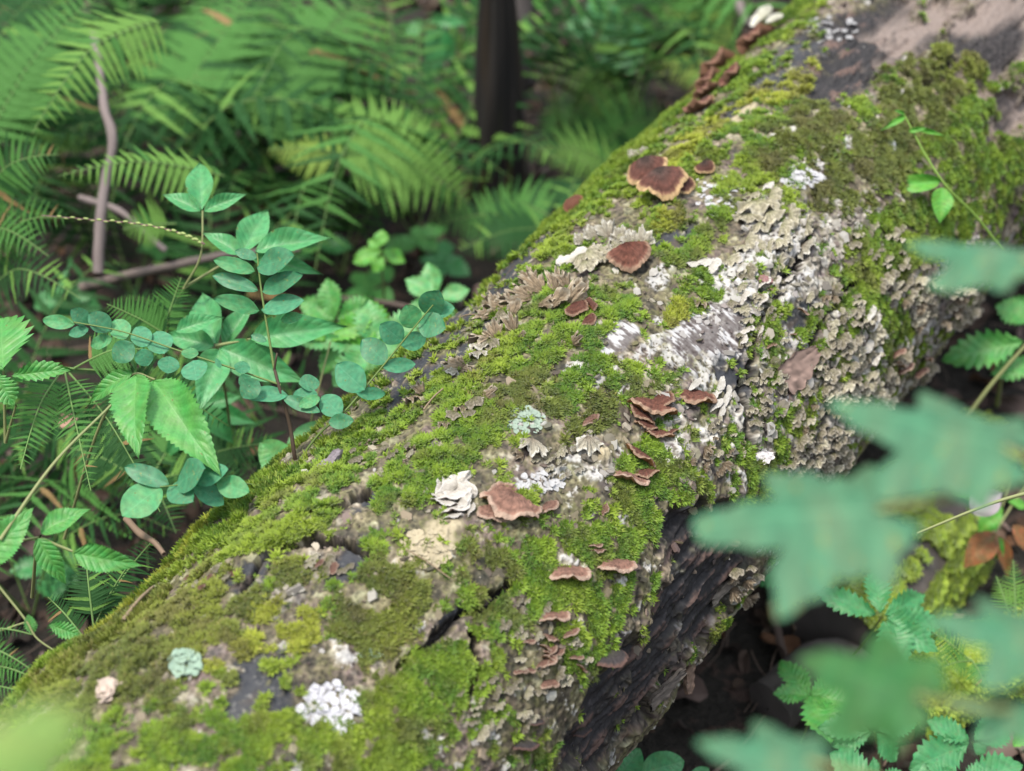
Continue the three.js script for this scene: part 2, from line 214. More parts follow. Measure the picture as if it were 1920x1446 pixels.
const logN = (s, f) => { const e = 0.006, p = lp(s, f, rAt(s, f)), a = lp(s + e, f, rAt(s + e, f)).sub(lp(s - e, f, rAt(s - e, f))), b = lp(s, f + e / R0, rAt(s, f + e / R0)).sub(lp(s, f - e / R0, rAt(s, f - e / R0))); const n = a.cross(b).normalize(); const rad = lp(s, f, 1).sub(lp(s, f, 0)); if (n.dot(rad) < 0) n.negate(); return { p, n: n.lerp(rad, 0.35).normalize() }; };
const radN = (f) => E1.clone().multiplyScalar(Math.cos(f)).addScaledVector(E2, Math.sin(f));

// moss: small shoots on the mossy ground of the map
{
  const R = rng(5), blade = (n, len, spread, wid) => { const pos = [], idx = []; for (let q = 0; q < n; q++) { const a = q / n * 6.28 + R(), l = len * (0.6 + 0.5 * R()), o = spread * (0.25 + 0.9 * R()), ca = Math.cos(a), sa = Math.sin(a), w = wid; const b0 = pos.length / 3;
    pos.push(-sa * w * 0.6, 0, ca * w * 0.6, sa * w * 0.6, 0, -ca * w * 0.6, ca * o * 0.5 - sa * w, l * 0.62, sa * o * 0.5 + ca * w, ca * o * 0.5 + sa * w, l * 0.62, sa * o * 0.5 - ca * w, ca * o, l, sa * o); idx.push(b0, b0 + 1, b0 + 2, b0 + 1, b0 + 3, b0 + 2, b0 + 2, b0 + 3, b0 + 4); } return geoFrom(pos, idx); };
  const base = [[0.24, 0.37, 0.022], [0.17, 0.21, 0.03], [0.38, 0.44, 0.04]], alt = [[0.085, 0.2, 0.014], [0.11, 0.15, 0.025], [0.28, 0.31, 0.035]], tipc = [[0.36, 0.43, 0.07], [0.3, 0.27, 0.08], [0.5, 0.5, 0.09]], dead = [0.13, 0.1, 0.045];
  const mossMat = mat([1, 1, 1], 0.75, { transmission: 0.3, thickness: 0 }), M4 = new THREE.Matrix4(), c = new THREE.Color(), lists = [[], []];
  for (let n = 0; n < 900000; n++) {
    const s = lerp(S0 + 0.05, 1.45, R()), f = lerp(-1.35, 1.75, R()), k = texel(s, f), m = MOSS[k], q = R(); if (q > m * 1.1 - 0.05 || m < 0.08) { continue; }
    const x = Math.cos(f) * R0, y = Math.sin(f) * R0, tuft = noise(x * 75, y * 75, s * 75 + 3), t = TONE[k] | 0, long = f < -0.55 ? 1 : 0;
    lists[long].push([s, f, t, tuft, R(), R(), R()]);
  }
  const holder = thing('moss', 'carpet of green, olive and yellow moss covering the top of the fallen log', 'moss', AX); holder.userData.kind = 'stuff';
  lists.forEach((list, li) => {
    const im = new THREE.InstancedMesh(li ? blade(7, 0.006, 0.0042, 0.0006) : blade(8, 0.0034, 0.0040, 0.0006), mossMat, list.length);
    list.forEach(([s, f, t, tuft, r1, r2, r3], n) => {
      const rad = radN(f), r = rAt(s, f) - 0.0008, p = lp(s, f, r).sub(AX), dir = rad.clone().addScaledVector(AD, (r1 - 0.5) * 0.9).addScaledVector(E2, (r2 - 0.5) * 0.9).normalize(), sc = (0.65 + 0.7 * r3) * (1 + 0.35 * tuft);
      const q = new THREE.Quaternion().setFromUnitVectors(V(0, 1, 0), dir).multiply(new THREE.Quaternion().setFromAxisAngle(V(0, 1, 0), r1 * 40));
      im.setMatrixAt(n, M4.compose(p, q, V(sc, sc, sc)));
      const xx = Math.cos(f) * R0, yy = Math.sin(f) * R0, w = clamp(0.5 + tuft * 1.1 + (r2 - 0.5) * 0.6), tip = r1 > 0.82 ? 0.7 : 0, br = sst(0.1, 0.45, noise(xx * 33, yy * 33, s * 33 + 60) + 0.4 * noise(xx * 120, yy * 120, s * 120)) * (f < -0.5 ? 0.2 : 0.5), ye = sst(0.05, 0.4, noise(xx * 14, yy * 14, s * 14 + 90)) * 0.35;
      c.setRGB(...[0, 1, 2].map((z) => lerp(lerp(lerp(lerp(alt[t][z], base[t][z], w), base[2][z], ye), dead[z], br), tipc[t][z], tip * (1 - 0.6 * br)))); im.setColorAt(n, c);
    });
    im.name = li ? 'moss_fringe' : 'moss_shoots'; im.userData.kind = 'stuff'; im.castShadow = im.receiveShadow = true; holder.add(im);
  });
  console.log('moss', lists.map((l) => l.length));
}
// loose flakes and crumbs of bark and lichen
{
  const R = rng(9), flake = (n, th) => { const pos = [0, th, 0], idx = [], rr = []; for (let q = 0; q < n; q++) rr.push(0.6 + 0.6 * R()); for (let lv = 0; lv < 2; lv++) for (let q = 0; q < n; q++) { const a = q / n * 6.283; pos.push(Math.cos(a) * rr[q] * (lv ? 0.9 : 1), lv ? -th : th * (0.3 + 0.8 * R()), Math.sin(a) * rr[q] * 0.75 * (lv ? 0.9 : 1)); }
    for (let q = 0; q < n; q++) { const w = (q + 1) % n; idx.push(0, 1 + w, 1 + q, 1 + q, 1 + w, 1 + n + w, 1 + q, 1 + n + w, 1 + n + q); } return geoFrom(pos, idx).toNonIndexed(); };
  const gs = [flake(7, 0.16), flake(6, 0.28), flake(8, 0.1)].map((g) => { g.computeVertexNormals(); return g; }), fm = mat([1, 1, 1], 0.85), M4 = new THREE.Matrix4(), c = new THREE.Color(), lists = gs.map(() => []);
  for (let n = 0; n < 130000; n++) { const s = lerp(S0 + 0.05, 1.5, R()), f = lerp(-1.1, 1.9, R()), k = texel(s, f); if (R() > LOOSE[k] * 0.22) { R(); continue; } lists[Math.floor(R() * 3)].push([s, f, R(), R(), R(), R(), layers.C[k], layers.W[k]]); }
  gs.forEach((g, gi) => {
    const im = new THREE.InstancedMesh(g, fm, lists[gi].length);
    lists[gi].forEach(([s, f, r1, r2, r3, r4, C, W], n) => {
      const rad = radN(f), p = lp(s, f, rAt(s, f) + 0.0006).sub(AX), dir = rad.clone().addScaledVector(AD, (r1 - 0.5) * 1.6).addScaledVector(E2, (r2 - 0.65) * 1.5).normalize(), sc = (0.0010 + 0.0052 * r3 ** 5) * (1 + 0.35 * C);
      im.setMatrixAt(n, M4.compose(p, new THREE.Quaternion().setFromUnitVectors(V(0, 1, 0), dir).multiply(new THREE.Quaternion().setFromAxisAngle(V(0, 1, 0), r4 * 6.28)), V(sc, sc, sc)));
      const pal = C > 0.4 ? PALC : PAL, w = W > 0.3 ? 0.4 : 0.08; let cc = pal[Math.floor(r4 * 7.99)]; if (r1 * 0.99 < w) cc = [0.54, 0.53, 0.53]; const b = 0.7 + 0.45 * r2, k3 = texel(s, f) * 3; c.setRGB(lerp(cc[0], COL[k3], 0.45) * b, lerp(cc[1], COL[k3 + 1], 0.45) * b, lerp(cc[2], COL[k3 + 2], 0.45) * b); im.setColorAt(n, c);
    });
    im.name = 'bark_crumbs'; im.userData.kind = 'stuff'; im.castShadow = im.receiveShadow = true; log.add(im);
  });
  console.log('flakes', lists.map((l) => l.length));
}
// ---------------------------------------------------------------- bracket fungi: a cap grows along z from where it is attached, its upper side towards y
function capGeo(o) {
  const { seed = 1, span = 80, lobe = 0.12, nl = 4, ribs = 0, ribD = 0.03, dome = 0.15, ruffle = 0.12, th = 0.12, col, zones = 0.15, speck = 0.15, split = 0, rag = 1, nr = 9, nt = 44 } = o;
  const R = rng(seed * 77 + 5), ph = R() * 6, ph2 = R() * 6, pos = [], cl = [], idx = [], uv = [], A = span * Math.PI / 180; let wid = 0;
  for (let side = 0; side < 2; side++) for (let i = 0; i <= nr; i++) for (let j = 0; j <= nt; j++) {
    const rho = Math.pow(i / nr, 0.8), u = j / nt * 2 - 1, t = u * A, rib = ribs ? Math.cos(u * ribs * Math.PI + ph) : 0;
    let Rr = 1 + lobe * (Math.cos(u * nl * Math.PI / 1.3 + ph) * 0.7 + 0.5 * noise(u * 5 + seed, seed, 3)) + rag * (0.08 * noise(u * 16, seed, 9) + 0.05 * noise(u * 34, seed, 2)) + 0.02 * rib;
    if (split) Rr *= 1 - split * Math.pow(Math.abs(noise(u * 4.5 + seed * 3, 2, seed)) < 0.07 ? 1 : 0, 1);
    Rr *= span < 120 ? 1 - 0.25 * Math.pow(Math.abs(u), 4) : 1;
    const rad = Rr * rho, edge = Math.pow(rho, 2.2);
    let y = dome * (1 - rho * rho) + ruffle * edge * (Math.sin(u * nl * 2.2 + ph2) * 0.8 + noise(u * 6, seed, 1)) + ribD * rib * (0.2 + 0.8 * rho) + zones * 0.12 * Math.sin(rho * 22 + 2 * noise(u * 3, rho * 3, seed)) * rho + 0.035 * noise(u * 9 + 40, rho * 9, seed);
    const thick = th * (1 - 0.75 * Math.pow(rho, 3)); if (side) y -= thick * (i === nr ? 0.55 : 1); else if (i === nr) y -= thick * 0.3;
    const x = Math.sin(t) * rad, z = Math.cos(t) * rad; wid = Math.max(wid, Math.abs(x)); pos.push(x, y, z); uv.push(x * 0.9 + seed * 0.37, z * 0.9);
    const n = noise(u * 12 + seed, rho * 10, 5) * 0.5 + noise(u * 40, rho * 34, seed) * 0.5, band = Math.sin(rho * 24 + 2.5 * noise(u * 3, 3, seed)) * zones, rimw = sst(0.8, 0.97, rho + 0.08 * noise(u * 14, seed, 8)), k = 1 + speck * n * 1.6 + band + (ribs ? rib * 0.12 + 0.5 * noise(u * 26, rho * 2.5, seed) : 0), mw = sst(0.1, 0.65, rho);
    for (let c = 0; c < 3; c++) cl.push(clamp(side ? col.under[c] * (0.85 + 0.3 * n) : lerp(lerp(col.base[c], col.mid[c], mw), col.rim[c], rimw) * k, 0.01, 0.85));
  }
  gridIdx(nt, nr, idx, 0); const off = (nr + 1) * (nt + 1), b = []; gridIdx(nt, nr, b, off); for (let q = 0; q < b.length; q += 3) idx.push(b[q], b[q + 2], b[q + 1]);
  for (let j = 0; j < nt; j++) { const a = nr * (nt + 1) + j; idx.push(a, a + off, a + 1, a + 1, a + off, a + off + 1); }
  const g = geoFrom(pos, idx, cl, uv); g.userData.w = wid * 2; return g;
}
let fungusTex;
{ // a fine tooth on every cap
  const n = 256, d = new Uint8Array(n * n * 4); for (let y = 0; y < n; y++) for (let x = 0; x < n; x++) { const v = 128 + 60 * noise(x * 0.12, y * 0.12, 1) + 50 * noise(x * 0.4, y * 0.4, 4); d.set([v, v, v, 255], (y * n + x) * 4); }
  fungusTex = new THREE.DataTexture(d, n, n); fungusTex.wrapS = fungusTex.wrapT = THREE.RepeatWrapping; fungusTex.magFilter = THREE.LinearFilter; fungusTex.needsUpdate = true;
}
const fungusMat = new THREE.MeshPhysicalMaterial({ vertexColors: true, roughness: 0.9, side: THREE.DoubleSide, bumpMap: fungusTex, bumpScale: 0.0022 });
const STY = {
  brown: { col: { base: [0.06, 0.04, 0.035], mid: [0.115, 0.045, 0.034], rim: [0.6, 0.42, 0.22], under: [0.34, 0.2, 0.1] }, lobe: 0.1, nl: 3, ruffle: 0.1, th: 0.15, speck: 0.5, zones: 0.25 },
  rust: { col: { base: [0.11, 0.035, 0.024], mid: [0.15, 0.058, 0.04], rim: [0.4, 0.27, 0.19], under: [0.34, 0.16, 0.05] }, lobe: 0.07, nl: 3, ruffle: 0.12, th: 0.24, speck: 0.6, zones: 0.25 },
  dusty: { col: { base: [0.16, 0.085, 0.065], mid: [0.26, 0.14, 0.105], rim: [0.52, 0.38, 0.3], under: [0.36, 0.2, 0.08] }, lobe: 0.08, nl: 3, ruffle: 0.12, th: 0.22, speck: 0.45, zones: 0.28 },
  fan: { col: { base: [0.15, 0.11, 0.07], mid: [0.27, 0.21, 0.145], rim: [0.48, 0.42, 0.33], under: [0.2, 0.15, 0.11] }, span: 48, lobe: 0.2, nl: 4, ribs: 7, ribD: 0.03, dome: 0.1, ruffle: 0.24, th: 0.11, split: 0.12, rag: 0.6, speck: 0.8 },
  grey: { col: { base: [0.26, 0.22, 0.17], mid: [0.4, 0.37, 0.3], rim: [0.68, 0.66, 0.6], under: [0.3, 0.25, 0.2] }, span: 74, lobe: 0.14, nl: 5, ribs: 8, ribD: 0.03, dome: 0.22, ruffle: 0.2, th: 0.1, split: 0.12, speck: 0.6 },
  white: { col: { base: [0.55, 0.52, 0.46], mid: [0.74, 0.71, 0.66], rim: [0.82, 0.79, 0.75], under: [0.5, 0.34, 0.26] }, span: 86, lobe: 0.1, nl: 3, ruffle: 0.12, th: 0.15, rag: 0.6, speck: 0.1, zones: 0.06 },
  petal: { col: { base: [0.5, 0.46, 0.4], mid: [0.72, 0.67, 0.61], rim: [0.82, 0.79, 0.76], under: [0.46, 0.33, 0.27] }, span: 95, lobe: 0.07, nl: 3, rag: 0.35, ruffle: 0.15, th: 0.13, dome: 0.14, speck: 0.14, zones: 0.08 },
  chunk: { col: { base: [0.08, 0.03, 0.024], mid: [0.15, 0.058, 0.045], rim: [0.27, 0.15, 0.1], under: [0.2, 0.1, 0.06] }, span: 100, lobe: 0.1, nl: 4, rag: 1.2, ruffle: 0.26, th: 0.5, dome: 0.3, speck: 0.7, zones: 0.3 },
  cream: { col: { base: [0.34, 0.33, 0.2], mid: [0.5, 0.46, 0.34], rim: [0.66, 0.62, 0.51], under: [0.3, 0.25, 0.19] }, span: 82, lobe: 0.13, nl: 5, ribs: 9, ribD: 0.03, ruffle: 0.22, th: 0.09, speck: 0.2, zones: 0.16 },
  tan: { col: { base: [0.17, 0.17, 0.07], mid: [0.28, 0.25, 0.18], rim: [0.5, 0.45, 0.37], under: [0.24, 0.18, 0.13] }, span: 84, lobe: 0.14, nl: 4, ribs: 6, ribD: 0.02, dome: 0.26, ruffle: 0.16, th: 0.2, speck: 0.35, zones: 0.2 },
  dark: { col: { base: [0.06, 0.06, 0.04], mid: [0.055, 0.046, 0.05], rim: [0.16, 0.09, 0.075], under: [0.1, 0.07, 0.06] }, lobe: 0.07, nl: 3, ruffle: 0.06, th: 0.22, dome: 0.2, speck: 0.35, zones: 0.12 },
  disc: { col: { base: [0.2, 0.08, 0.05], mid: [0.17, 0.06, 0.035], rim: [0.3, 0.15, 0.07], under: [0.2, 0.1, 0.05] }, span: 180, lobe: 0.05, nl: 3, ruffle: 0.04, th: 0.3, dome: 0.24, speck: 0.6, zones: 0.05 },
  cup: { col: { base: [0.42, 0.42, 0.28], mid: [0.68, 0.68, 0.58], rim: [0.78, 0.78, 0.72], under: [0.6, 0.58, 0.5] }, span: 180, lobe: 0.1, nl: 3, ruffle: 0.12, th: 0.1, dome: -0.5, speck: 0.12 },
};
const CAPS = {}; for (const [k, o] of Object.entries(STY)) CAPS[k] = [1, 2, 3, 4].map((n) => capGeo({ ...o, seed: n + k.length * 11 }));
const LEVEL = new Set(['brown', 'rust', 'dusty', 'dark', 'disc', 'tan', 'cream']);   // these keep their upper side about level, whatever part of the log they grow on
let capCount = 0;
// caps: [x, y, width in photo pixels, turn in degrees from straight down the flank, lift in degrees off the bark, style, length over width]
function fungus(name, label, category, caps, group) {
  const hs = caps.map((c) => hitLog(c[0], c[1])), o0 = lp(hs[0].s, hs[0].f, rAt(hs[0].s, hs[0].f)), t = thing(name, label, category, o0, group);
  caps.forEach(([x, y, wpx, turn, lift0, sty, ratio = 1], n) => {
    const h = hs[n], { p, n: nn } = logN(h.s, h.f), w = wpx / PX * h.d * (h.f > 0.3 && (sty === 'rust' || sty === 'dusty') ? 1.18 : 1), a = turn * Math.PI / 180, side = h.f > 0.4 && (sty === 'rust' || sty === 'dusty' || sty === 'dark'), lift = lift0 + (LEVEL.has(sty) ? h.f * 57.3 + (side ? 2 : -14) - lift0 * 0.72 : 0), l = lift * Math.PI / 180, b = side ? a - 0.62 : a, T2 = E1.clone().multiplyScalar(-Math.sin(h.f)).addScaledVector(E2, Math.cos(h.f)), ot = T2.multiplyScalar(Math.cos(b)).addScaledVector(AD, Math.sin(b));
    ot.addScaledVector(nn, -ot.dot(nn)).normalize();
    const out = ot.clone().multiplyScalar(Math.cos(l)).addScaledVector(nn, Math.sin(l)), top = nn.clone().multiplyScalar(Math.cos(l)).addScaledVector(ot, -Math.sin(l)), g = CAPS[sty][capCount++ % 4], sc = w / g.userData.w, full = STY[sty].span === 180;
    const pos = p.clone().addScaledVector(nn, sty === 'chunk' ? sc * 0.45 : full ? 0.004 + sc * (sty === 'cup' ? 0.9 : 0.25) : 0.0015 + sc * (0.12 * Math.cos(l) + (l < 0 ? 0.25 : 0))).addScaledVector(out, full ? 0 : -sc * ratio * 0.45 * Math.cos(l)).addScaledVector(nn, -sc * 0.1 * Math.sin(l)).sub(o0);
    setM(part('cap', g, fungusMat, t), basis(out, top, pos, sc, sc, sc * ratio));
  });
  return t;
}
fungus('bracket_fungus', 'large brown lobed bracket with cream rim and a grey patch at its centre', 'bracket fungus', [[1220, 336, 84, -60, -16, 'brown', 1.25], [1246, 364, 108, -30, -18, 'brown', 1.05], [1283, 358, 46, 0, -10, 'brown', 1.2]]);
fungus('bracket_fungus', 'round rust-brown knob alone on the log\'s mossy back edge', 'bracket fungus', [[1083, 392, 44, -30, 62, 'disc', 0.9]]);
fungus('bracket_fungus', 'small brown lobed bracket just beyond the large cream-rimmed one', 'bracket fungus', [[1322, 325, 44, -30, -14, 'brown', 1]]);
fungus('bracket_fungus', 'topmost dull brown bracket, under the pale cup', 'bracket fungus', [[1424, 82, 83, -40, 30, 'chunk', 0.8]]);
fungus('bracket_fungus', 'dense stack of four dark brown brackets along the back edge', 'bracket fungus', [[1352, 135, 83, -60, 30, 'chunk', 0.9], [1376, 150, 62, -10, 30, 'chunk', 0.8], [1336, 160, 67, -40, 30, 'chunk', 0.8], [1328, 178, 56, -40, 30, 'chunk', 0.9]]);
fungus('bracket_fungus', 'two joined brown brackets, lowest of the back-edge row', 'bracket fungus', [[1314, 210, 62, -50, 30, 'chunk', 0.9], [1330, 198, 34, -10, 36, 'brown', 0.8]]);
fungus('cup_fungus', 'pale cream cup standing on the log\'s far crest', 'cup fungus', [[1446, 44, 54, -30, -30, 'cup', 1], [1464, 50, 34, 0, -20, 'cup', 1]]);
fungus('fan_fungus', 'small white crinkled fan behind the large cream-rimmed bracket', 'fan fungus', [[1196, 298, 32, 170, 60, 'grey', 1.2], [1208, 290, 24, 120, 60, 'grey', 1.2], [1188, 290, 20, 200, 55, 'grey', 1.1]]);
fungus('fan_fungus', 'grey-white upright fans crowded behind the bleached bracket', 'fan fungus', [[1140, 442, 50, 150, 58, 'grey', 1.2], [1112, 448, 42, 170, 55, 'grey', 1.2], [1165, 448, 42, 120, 55, 'grey', 1.2], [1206, 456, 50, 110, 50, 'grey', 1.3], [1184, 460, 40, 150, 60, 'grey', 1.2], [1090, 458, 36, 190, 50, 'grey', 1.1]]);
fungus('bracket_fungus', 'bleached white bracket with green-tinged pores beside a brown one', 'bracket fungus', [[1076, 490, 70, 150, 24, 'white', 0.6], [1092, 500, 50, -20, 20, 'cream', 0.8], [1112, 494, 58, 20, 30, 'cream', 1], [1128, 478, 42, 80, 40, 'cream', 1.1], [1056, 494, 34, 200, 30, 'petal', 1], [1100, 512, 52, -20, 20, 'cream', 0.8]]);
fungus('bracket_fungus', 'rough rust-brown bracket with pale lower rim beside the bleached one', 'bracket fungus', [[1182, 496, 88, -40, -16, 'rust', 1.1]]);
fungus('fan_fungus', 'spray of long grey-tan fans, the widest on the log', 'fan fungus', [[1012, 545, 56, 170, 42, 'fan', 1.5], [1045, 545, 46, 130, 46, 'fan', 1.5], [1040, 575, 54, 60, 40, 'fan', 1.4], [990, 560, 48, 190, 38, 'fan', 1.5], [970, 572, 44, 220, 38, 'fan', 1.4], [1068, 570, 56, 80, 44, 'fan', 1.3], [1085, 555, 44, 100, 50, 'fan', 1.4], [1020, 575, 44, 20, 30, 'fan', 1.2], [1000, 530, 44, 150, 48, 'fan', 1.3], [1062, 540, 34, 150, 50, 'fan', 1.5]]);
fungus('fan_fungus', 'brown-grey curled fans at the end of the widest spray, by the edge', 'fan fungus', [[935, 585, 50, 200, 38, 'fan', 1.2], [955, 575, 44, 150, 42, 'fan', 1.3], [945, 600, 44, 240, 30, 'tan', 1], [915, 598, 40, 190, 34, 'fan', 1.1], [965, 592, 40, 100, 40, 'fan', 1.3], [928, 572, 36, 170, 44, 'fan', 1.3]]);
fungus('fan_fungus', 'layered grey fan pile with white ribbed edges on moss', 'fan fungus', [[905, 655, 60, -60, 22, 'grey', 1], [915, 640, 50, -100, 34, 'fan', 1.4], [930, 632, 44, 140, 40, 'fan', 1.4], [898, 670, 40, -40, 14, 'grey', 1], [925, 655, 40, -20, 20, 'tan', 1]]);
fungus('fan_fungus', 'single small split fan standing on bright moss', 'fan fungus', [[965, 622, 36, 140, 60, 'fan', 1.5], [976, 632, 24, 20, 30, 'fan', 1.1]]);
fungus('fan_fungus', 'flat grey-tan fan lying near the log\'s bare dark edge', 'fan fungus', [[860, 690, 50, 190, 24, 'fan', 1.2], [850, 702, 34, 240, 20, 'grey', 1], [872, 700, 36, 10, 24, 'fan', 1]]);
fungus('bracket_fungus', 'crumbly red-brown bracket between fans and white-streaked wood', 'bracket fungus', [[1082, 592, 56, -20, 30, 'rust', 0.8], [1106, 605, 40, 0, 34, 'rust', 0.9], [1110, 580, 40, 60, 18, 'rust', 0.7]]);
fungus('cup_fungus', 'little dark grey cup alone on bright green moss', 'cup fungus', [[1076, 648, 34, 60, 66, 'fan', 1.1], [1056, 652, 24, 180, 40, 'fan', 1]]);
fungus('fan_fungus', 'row of small brown and tan caps sunk in moss', 'fan fungus', [[868, 772, 40, -60, 30, 'fan', 1], [892, 765, 46, -20, 26, 'tan', 0.8], [912, 748, 34, 60, 44, 'fan', 1.3], [850, 788, 34, -80, 40, 'tan', 1], [836, 800, 34, -60, 20, 'fan', 1], [880, 785, 32, -30, 20, 'tan', 0.8]]);
fungus('fan_fungus', 'pair of small dry fans nearest the log\'s mossy edge', 'fan fungus', [[792, 740, 30, 160, 50, 'fan', 1.3], [776, 752, 38, -60, 20, 'fan', 0.9]]);
fungus('shell_fungus', 'grey shell-like cap with curved ribs, beside mint lichen', 'shell fungus', [[996, 842, 62, -50, 24, 'grey', 1.05], [974, 856, 30, -110, 18, 'fan', 1]]);
fungus('shell_fungus', 'pale shell-like cap with white frilled edge, near brown bracket steps', 'shell fungus', [[1102, 838, 62, -40, 18, 'grey', 1.1], [1075, 845, 24, 180, 14, 'grey', 1]]);
fungus('rosette_fungus', 'bright white layered rosette of ruffled caps', 'rosette fungus', [[850, 912, 90, 170, 26, 'petal', 0.5], [826, 922, 54, 220, 26, 'petal', 0.7], [872, 918, 56, 90, 30, 'petal', 0.7], [840, 922, 60, -120, 30, 'petal', 0.7], [866, 930, 60, 60, 34, 'petal', 0.7], [822, 938, 44, -90, 40, 'petal', 0.7], [850, 932, 80, -30, 36, 'petal', 0.55], [832, 944, 56, -60, 40, 'petal', 0.6], [870, 944, 56, 0, 40, 'petal', 0.6], [850, 958, 70, -30, 48, 'petal', 0.5], [848, 972, 40, -30, 34, 'petal', 0.5], [882, 958, 36, 20, 44, 'petal', 0.6]]);
fungus('bracket_fungus', 'broad pinkish brown bracket beside the white rosette', 'bracket fungus', [[955, 950, 104, -30, 0, 'dusty', 0.95], [925, 966, 56, -50, 6, 'dusty', 0.9], [984, 958, 56, 0, 16, 'dusty', 0.8], [1026, 952, 46, 30, 26, 'dusty', 0.7], [938, 926, 56, 150, 8, 'dusty', 0.9]]);
fungus('bracket_fungus', 'uppermost and widest of the red-brown brackets stepping down the flank', 'bracket fungus', [[1216, 762, 96, -20, 24, 'rust', 0.75], [1200, 778, 54, -40, 26, 'rust', 0.8], [1238, 752, 54, 20, 20, 'rust', 0.8]]);
fungus('bracket_fungus', 'long brown bracket with orange underside against white shelf fungi', 'bracket fungus', [[1298, 744, 84, -10, 34, 'rust', 0.7]]);
fungus('bracket_fungus', 'thin brown bracket directly under the widest step', 'bracket fungus', [[1208, 797, 44, -20, 38, 'rust', 0.75]]);
fungus('bracket_fungus', 'brown double bracket third down the steps', 'bracket fungus', [[1232, 814, 56, -10, 38, 'rust', 0.75], [1256, 810, 30, 20, 40, 'rust', 0.7]]);
fungus('bracket_fungus', 'slanting brown bracket fourth down the steps', 'bracket fungus', [[1202, 856, 66, -40, 38, 'rust', 0.7]]);
fungus('bracket_fungus', 'lowest and thickest brown bracket of the steps', 'bracket fungus', [[1180, 896, 66, -20, 36, 'dusty', 0.7], [1206, 888, 54, 10, 42, 'rust', 0.75]]);
fungus('bracket_fungus', 'small orange-brown tongue on pale crust', 'bracket fungus', [[1106, 790, 42, -10, 40, 'dusty', 0.5]]);
fungus('bracket_fungus', 'tiny pink-brown chip of a bracket in feathery moss', 'bracket fungus', [[1131, 956, 26, 60, 44, 'dusty', 0.8]]);
fungus('bracket_fungus', 'ragged pink-brown bracket with a notched edge, above small tan caps', 'bracket fungus', [[1062, 1074, 78, 0, 30, 'dusty', 0.75]]);
fungus('bracket_fungus', 'pink-brown bracket with a dark spot, beside black rotten wood', 'bracket fungus', [[1148, 1056, 74, 0, 30, 'dusty', 0.8]]);
fungus('bracket_fungus', 'two-tiered tiny bracket over the dark-spotted one', 'bracket fungus', [[1114, 1022, 30, 0, 50, 'dusty', 0.7], [1118, 1032, 34, 0, 54, 'dusty', 0.6]]);
fungus('bracket_fungus', 'lowest pink-brown bracket with orange stalk below', 'bracket fungus', [[1032, 1154, 58, 0, 30, 'dusty', 0.8], [1064, 1186, 34, 20, 56, 'dusty', 0.8], [986, 1202, 30, 0, 50, 'dusty', 0.8]]);
fungus('bracket_fungus', 'dark moss-topped bracket jutting beside black wood', 'bracket fungus', [[1140, 1232, 96, 10, 50, 'dark', 0.7]]);
fungus('bracket_fungus', 'smooth dark purple bracket near the lower frame edge', 'bracket fungus', [[978, 1396, 66, 0, 54, 'dark', 0.7]]);
fungus('bracket_fungus', 'dark bracket with green moss cap, under the jutting one', 'bracket fungus', [[1086, 1370, 50, 10, 56, 'dark', 0.6], [1000, 1352, 40, 0, 50, 'dark', 0.7]]);
fungus('shelf_fungus', 'cream frilled little shelves stacked beside the orange-bellied bracket', 'shelf fungus', [[1348, 722, 46, 20, 50, 'white', 0.5], [1340, 738, 44, 10, 54, 'white', 0.5], [1356, 752, 40, 20, 56, 'white', 0.5], [1338, 760, 46, 0, 56, 'white', 0.5], [1350, 772, 36, 20, 54, 'white', 0.5], [1362, 738, 30, 40, 56, 'white', 0.6], [1300, 722, 40, 0, 40, 'white', 0.5], [1346, 790, 30, 10, 54, 'cream', 0.5]]);
fungus('shelf_fungus', 'big heap of cream ruffled shelves high on the flank', 'shelf fungus', [[1420, 395, 92, -40, 30, 'cream', 0.5], [1450, 375, 70, 20, 34, 'cream', 0.6], [1446, 410, 84, 0, 34, 'cream', 0.55], [1484, 410, 64, 30, 38, 'cream', 0.6], [1430, 428, 60, -20, 34, 'cream', 0.6], [1470, 432, 66, 10, 40, 'cream', 0.6], [1400, 415, 60, -60, 26, 'cream', 0.6], [1510, 425, 50, 30, 40, 'cream', 0.6], [1440, 352, 40, 0, 26, 'white', 0.7], [1410, 375, 44, -30, 24, 'cream', 0.6]]);
fungus('shelf_fungus', 'two fluted cream fans under the big ruffled heap', 'shelf fungus', [[1470, 456, 56, 10, 40, 'grey', 0.8], [1512, 468, 52, 10, 42, 'grey', 0.8]]);
fungus('shelf_fungus', 'flat whitish caps on white crust between moss and a dark crack', 'shelf fungus', [[1320, 496, 44, -20, 20, 'white', 0.8], [1338, 502, 40, 10, 24, 'white', 0.8], [1372, 494, 54, 0, 20, 'cream', 0.7], [1392, 504, 40, 0, 24, 'white', 0.6], [1300, 500, 34, -50, 18, 'white', 0.8]]);
fungus('shelf_fungus', 'bright white shelves sticking out at the log\'s flank, upper pair', 'shelf fungus', [[1622, 590, 50, 10, 60, 'white', 0.6], [1634, 604, 44, 20, 66, 'white', 0.6], [1600, 586, 40, 0, 54, 'white', 0.6]]);
fungus('shelf_fungus', 'bright white shelves sticking out at the log\'s flank, lower pair', 'shelf fungus', [[1622, 648, 46, 10, 60, 'white', 0.6], [1632, 668, 48, 10, 66, 'white', 0.55], [1606, 660, 50, -10, 56, 'cream', 0.6]]);
fungus('shelf_fungus', 'two specks of white shelf above a peeling bark plate', 'shelf fungus', [[1428, 668, 24, 0, 40, 'white', 0.7], [1452, 672, 30, 10, 40, 'white', 0.7], [1464, 642, 20, 10, 34, 'white', 0.6]]);
fungus('shelf_fungus', 'yellowish white ruffles on mauve bark near the crack', 'shelf fungus', [[1410, 556, 30, 0, 34, 'cream', 0.8], [1426, 562, 34, 10, 40, 'white', 0.7], [1390, 540, 30, 0, 30, 'cream', 0.8]]);
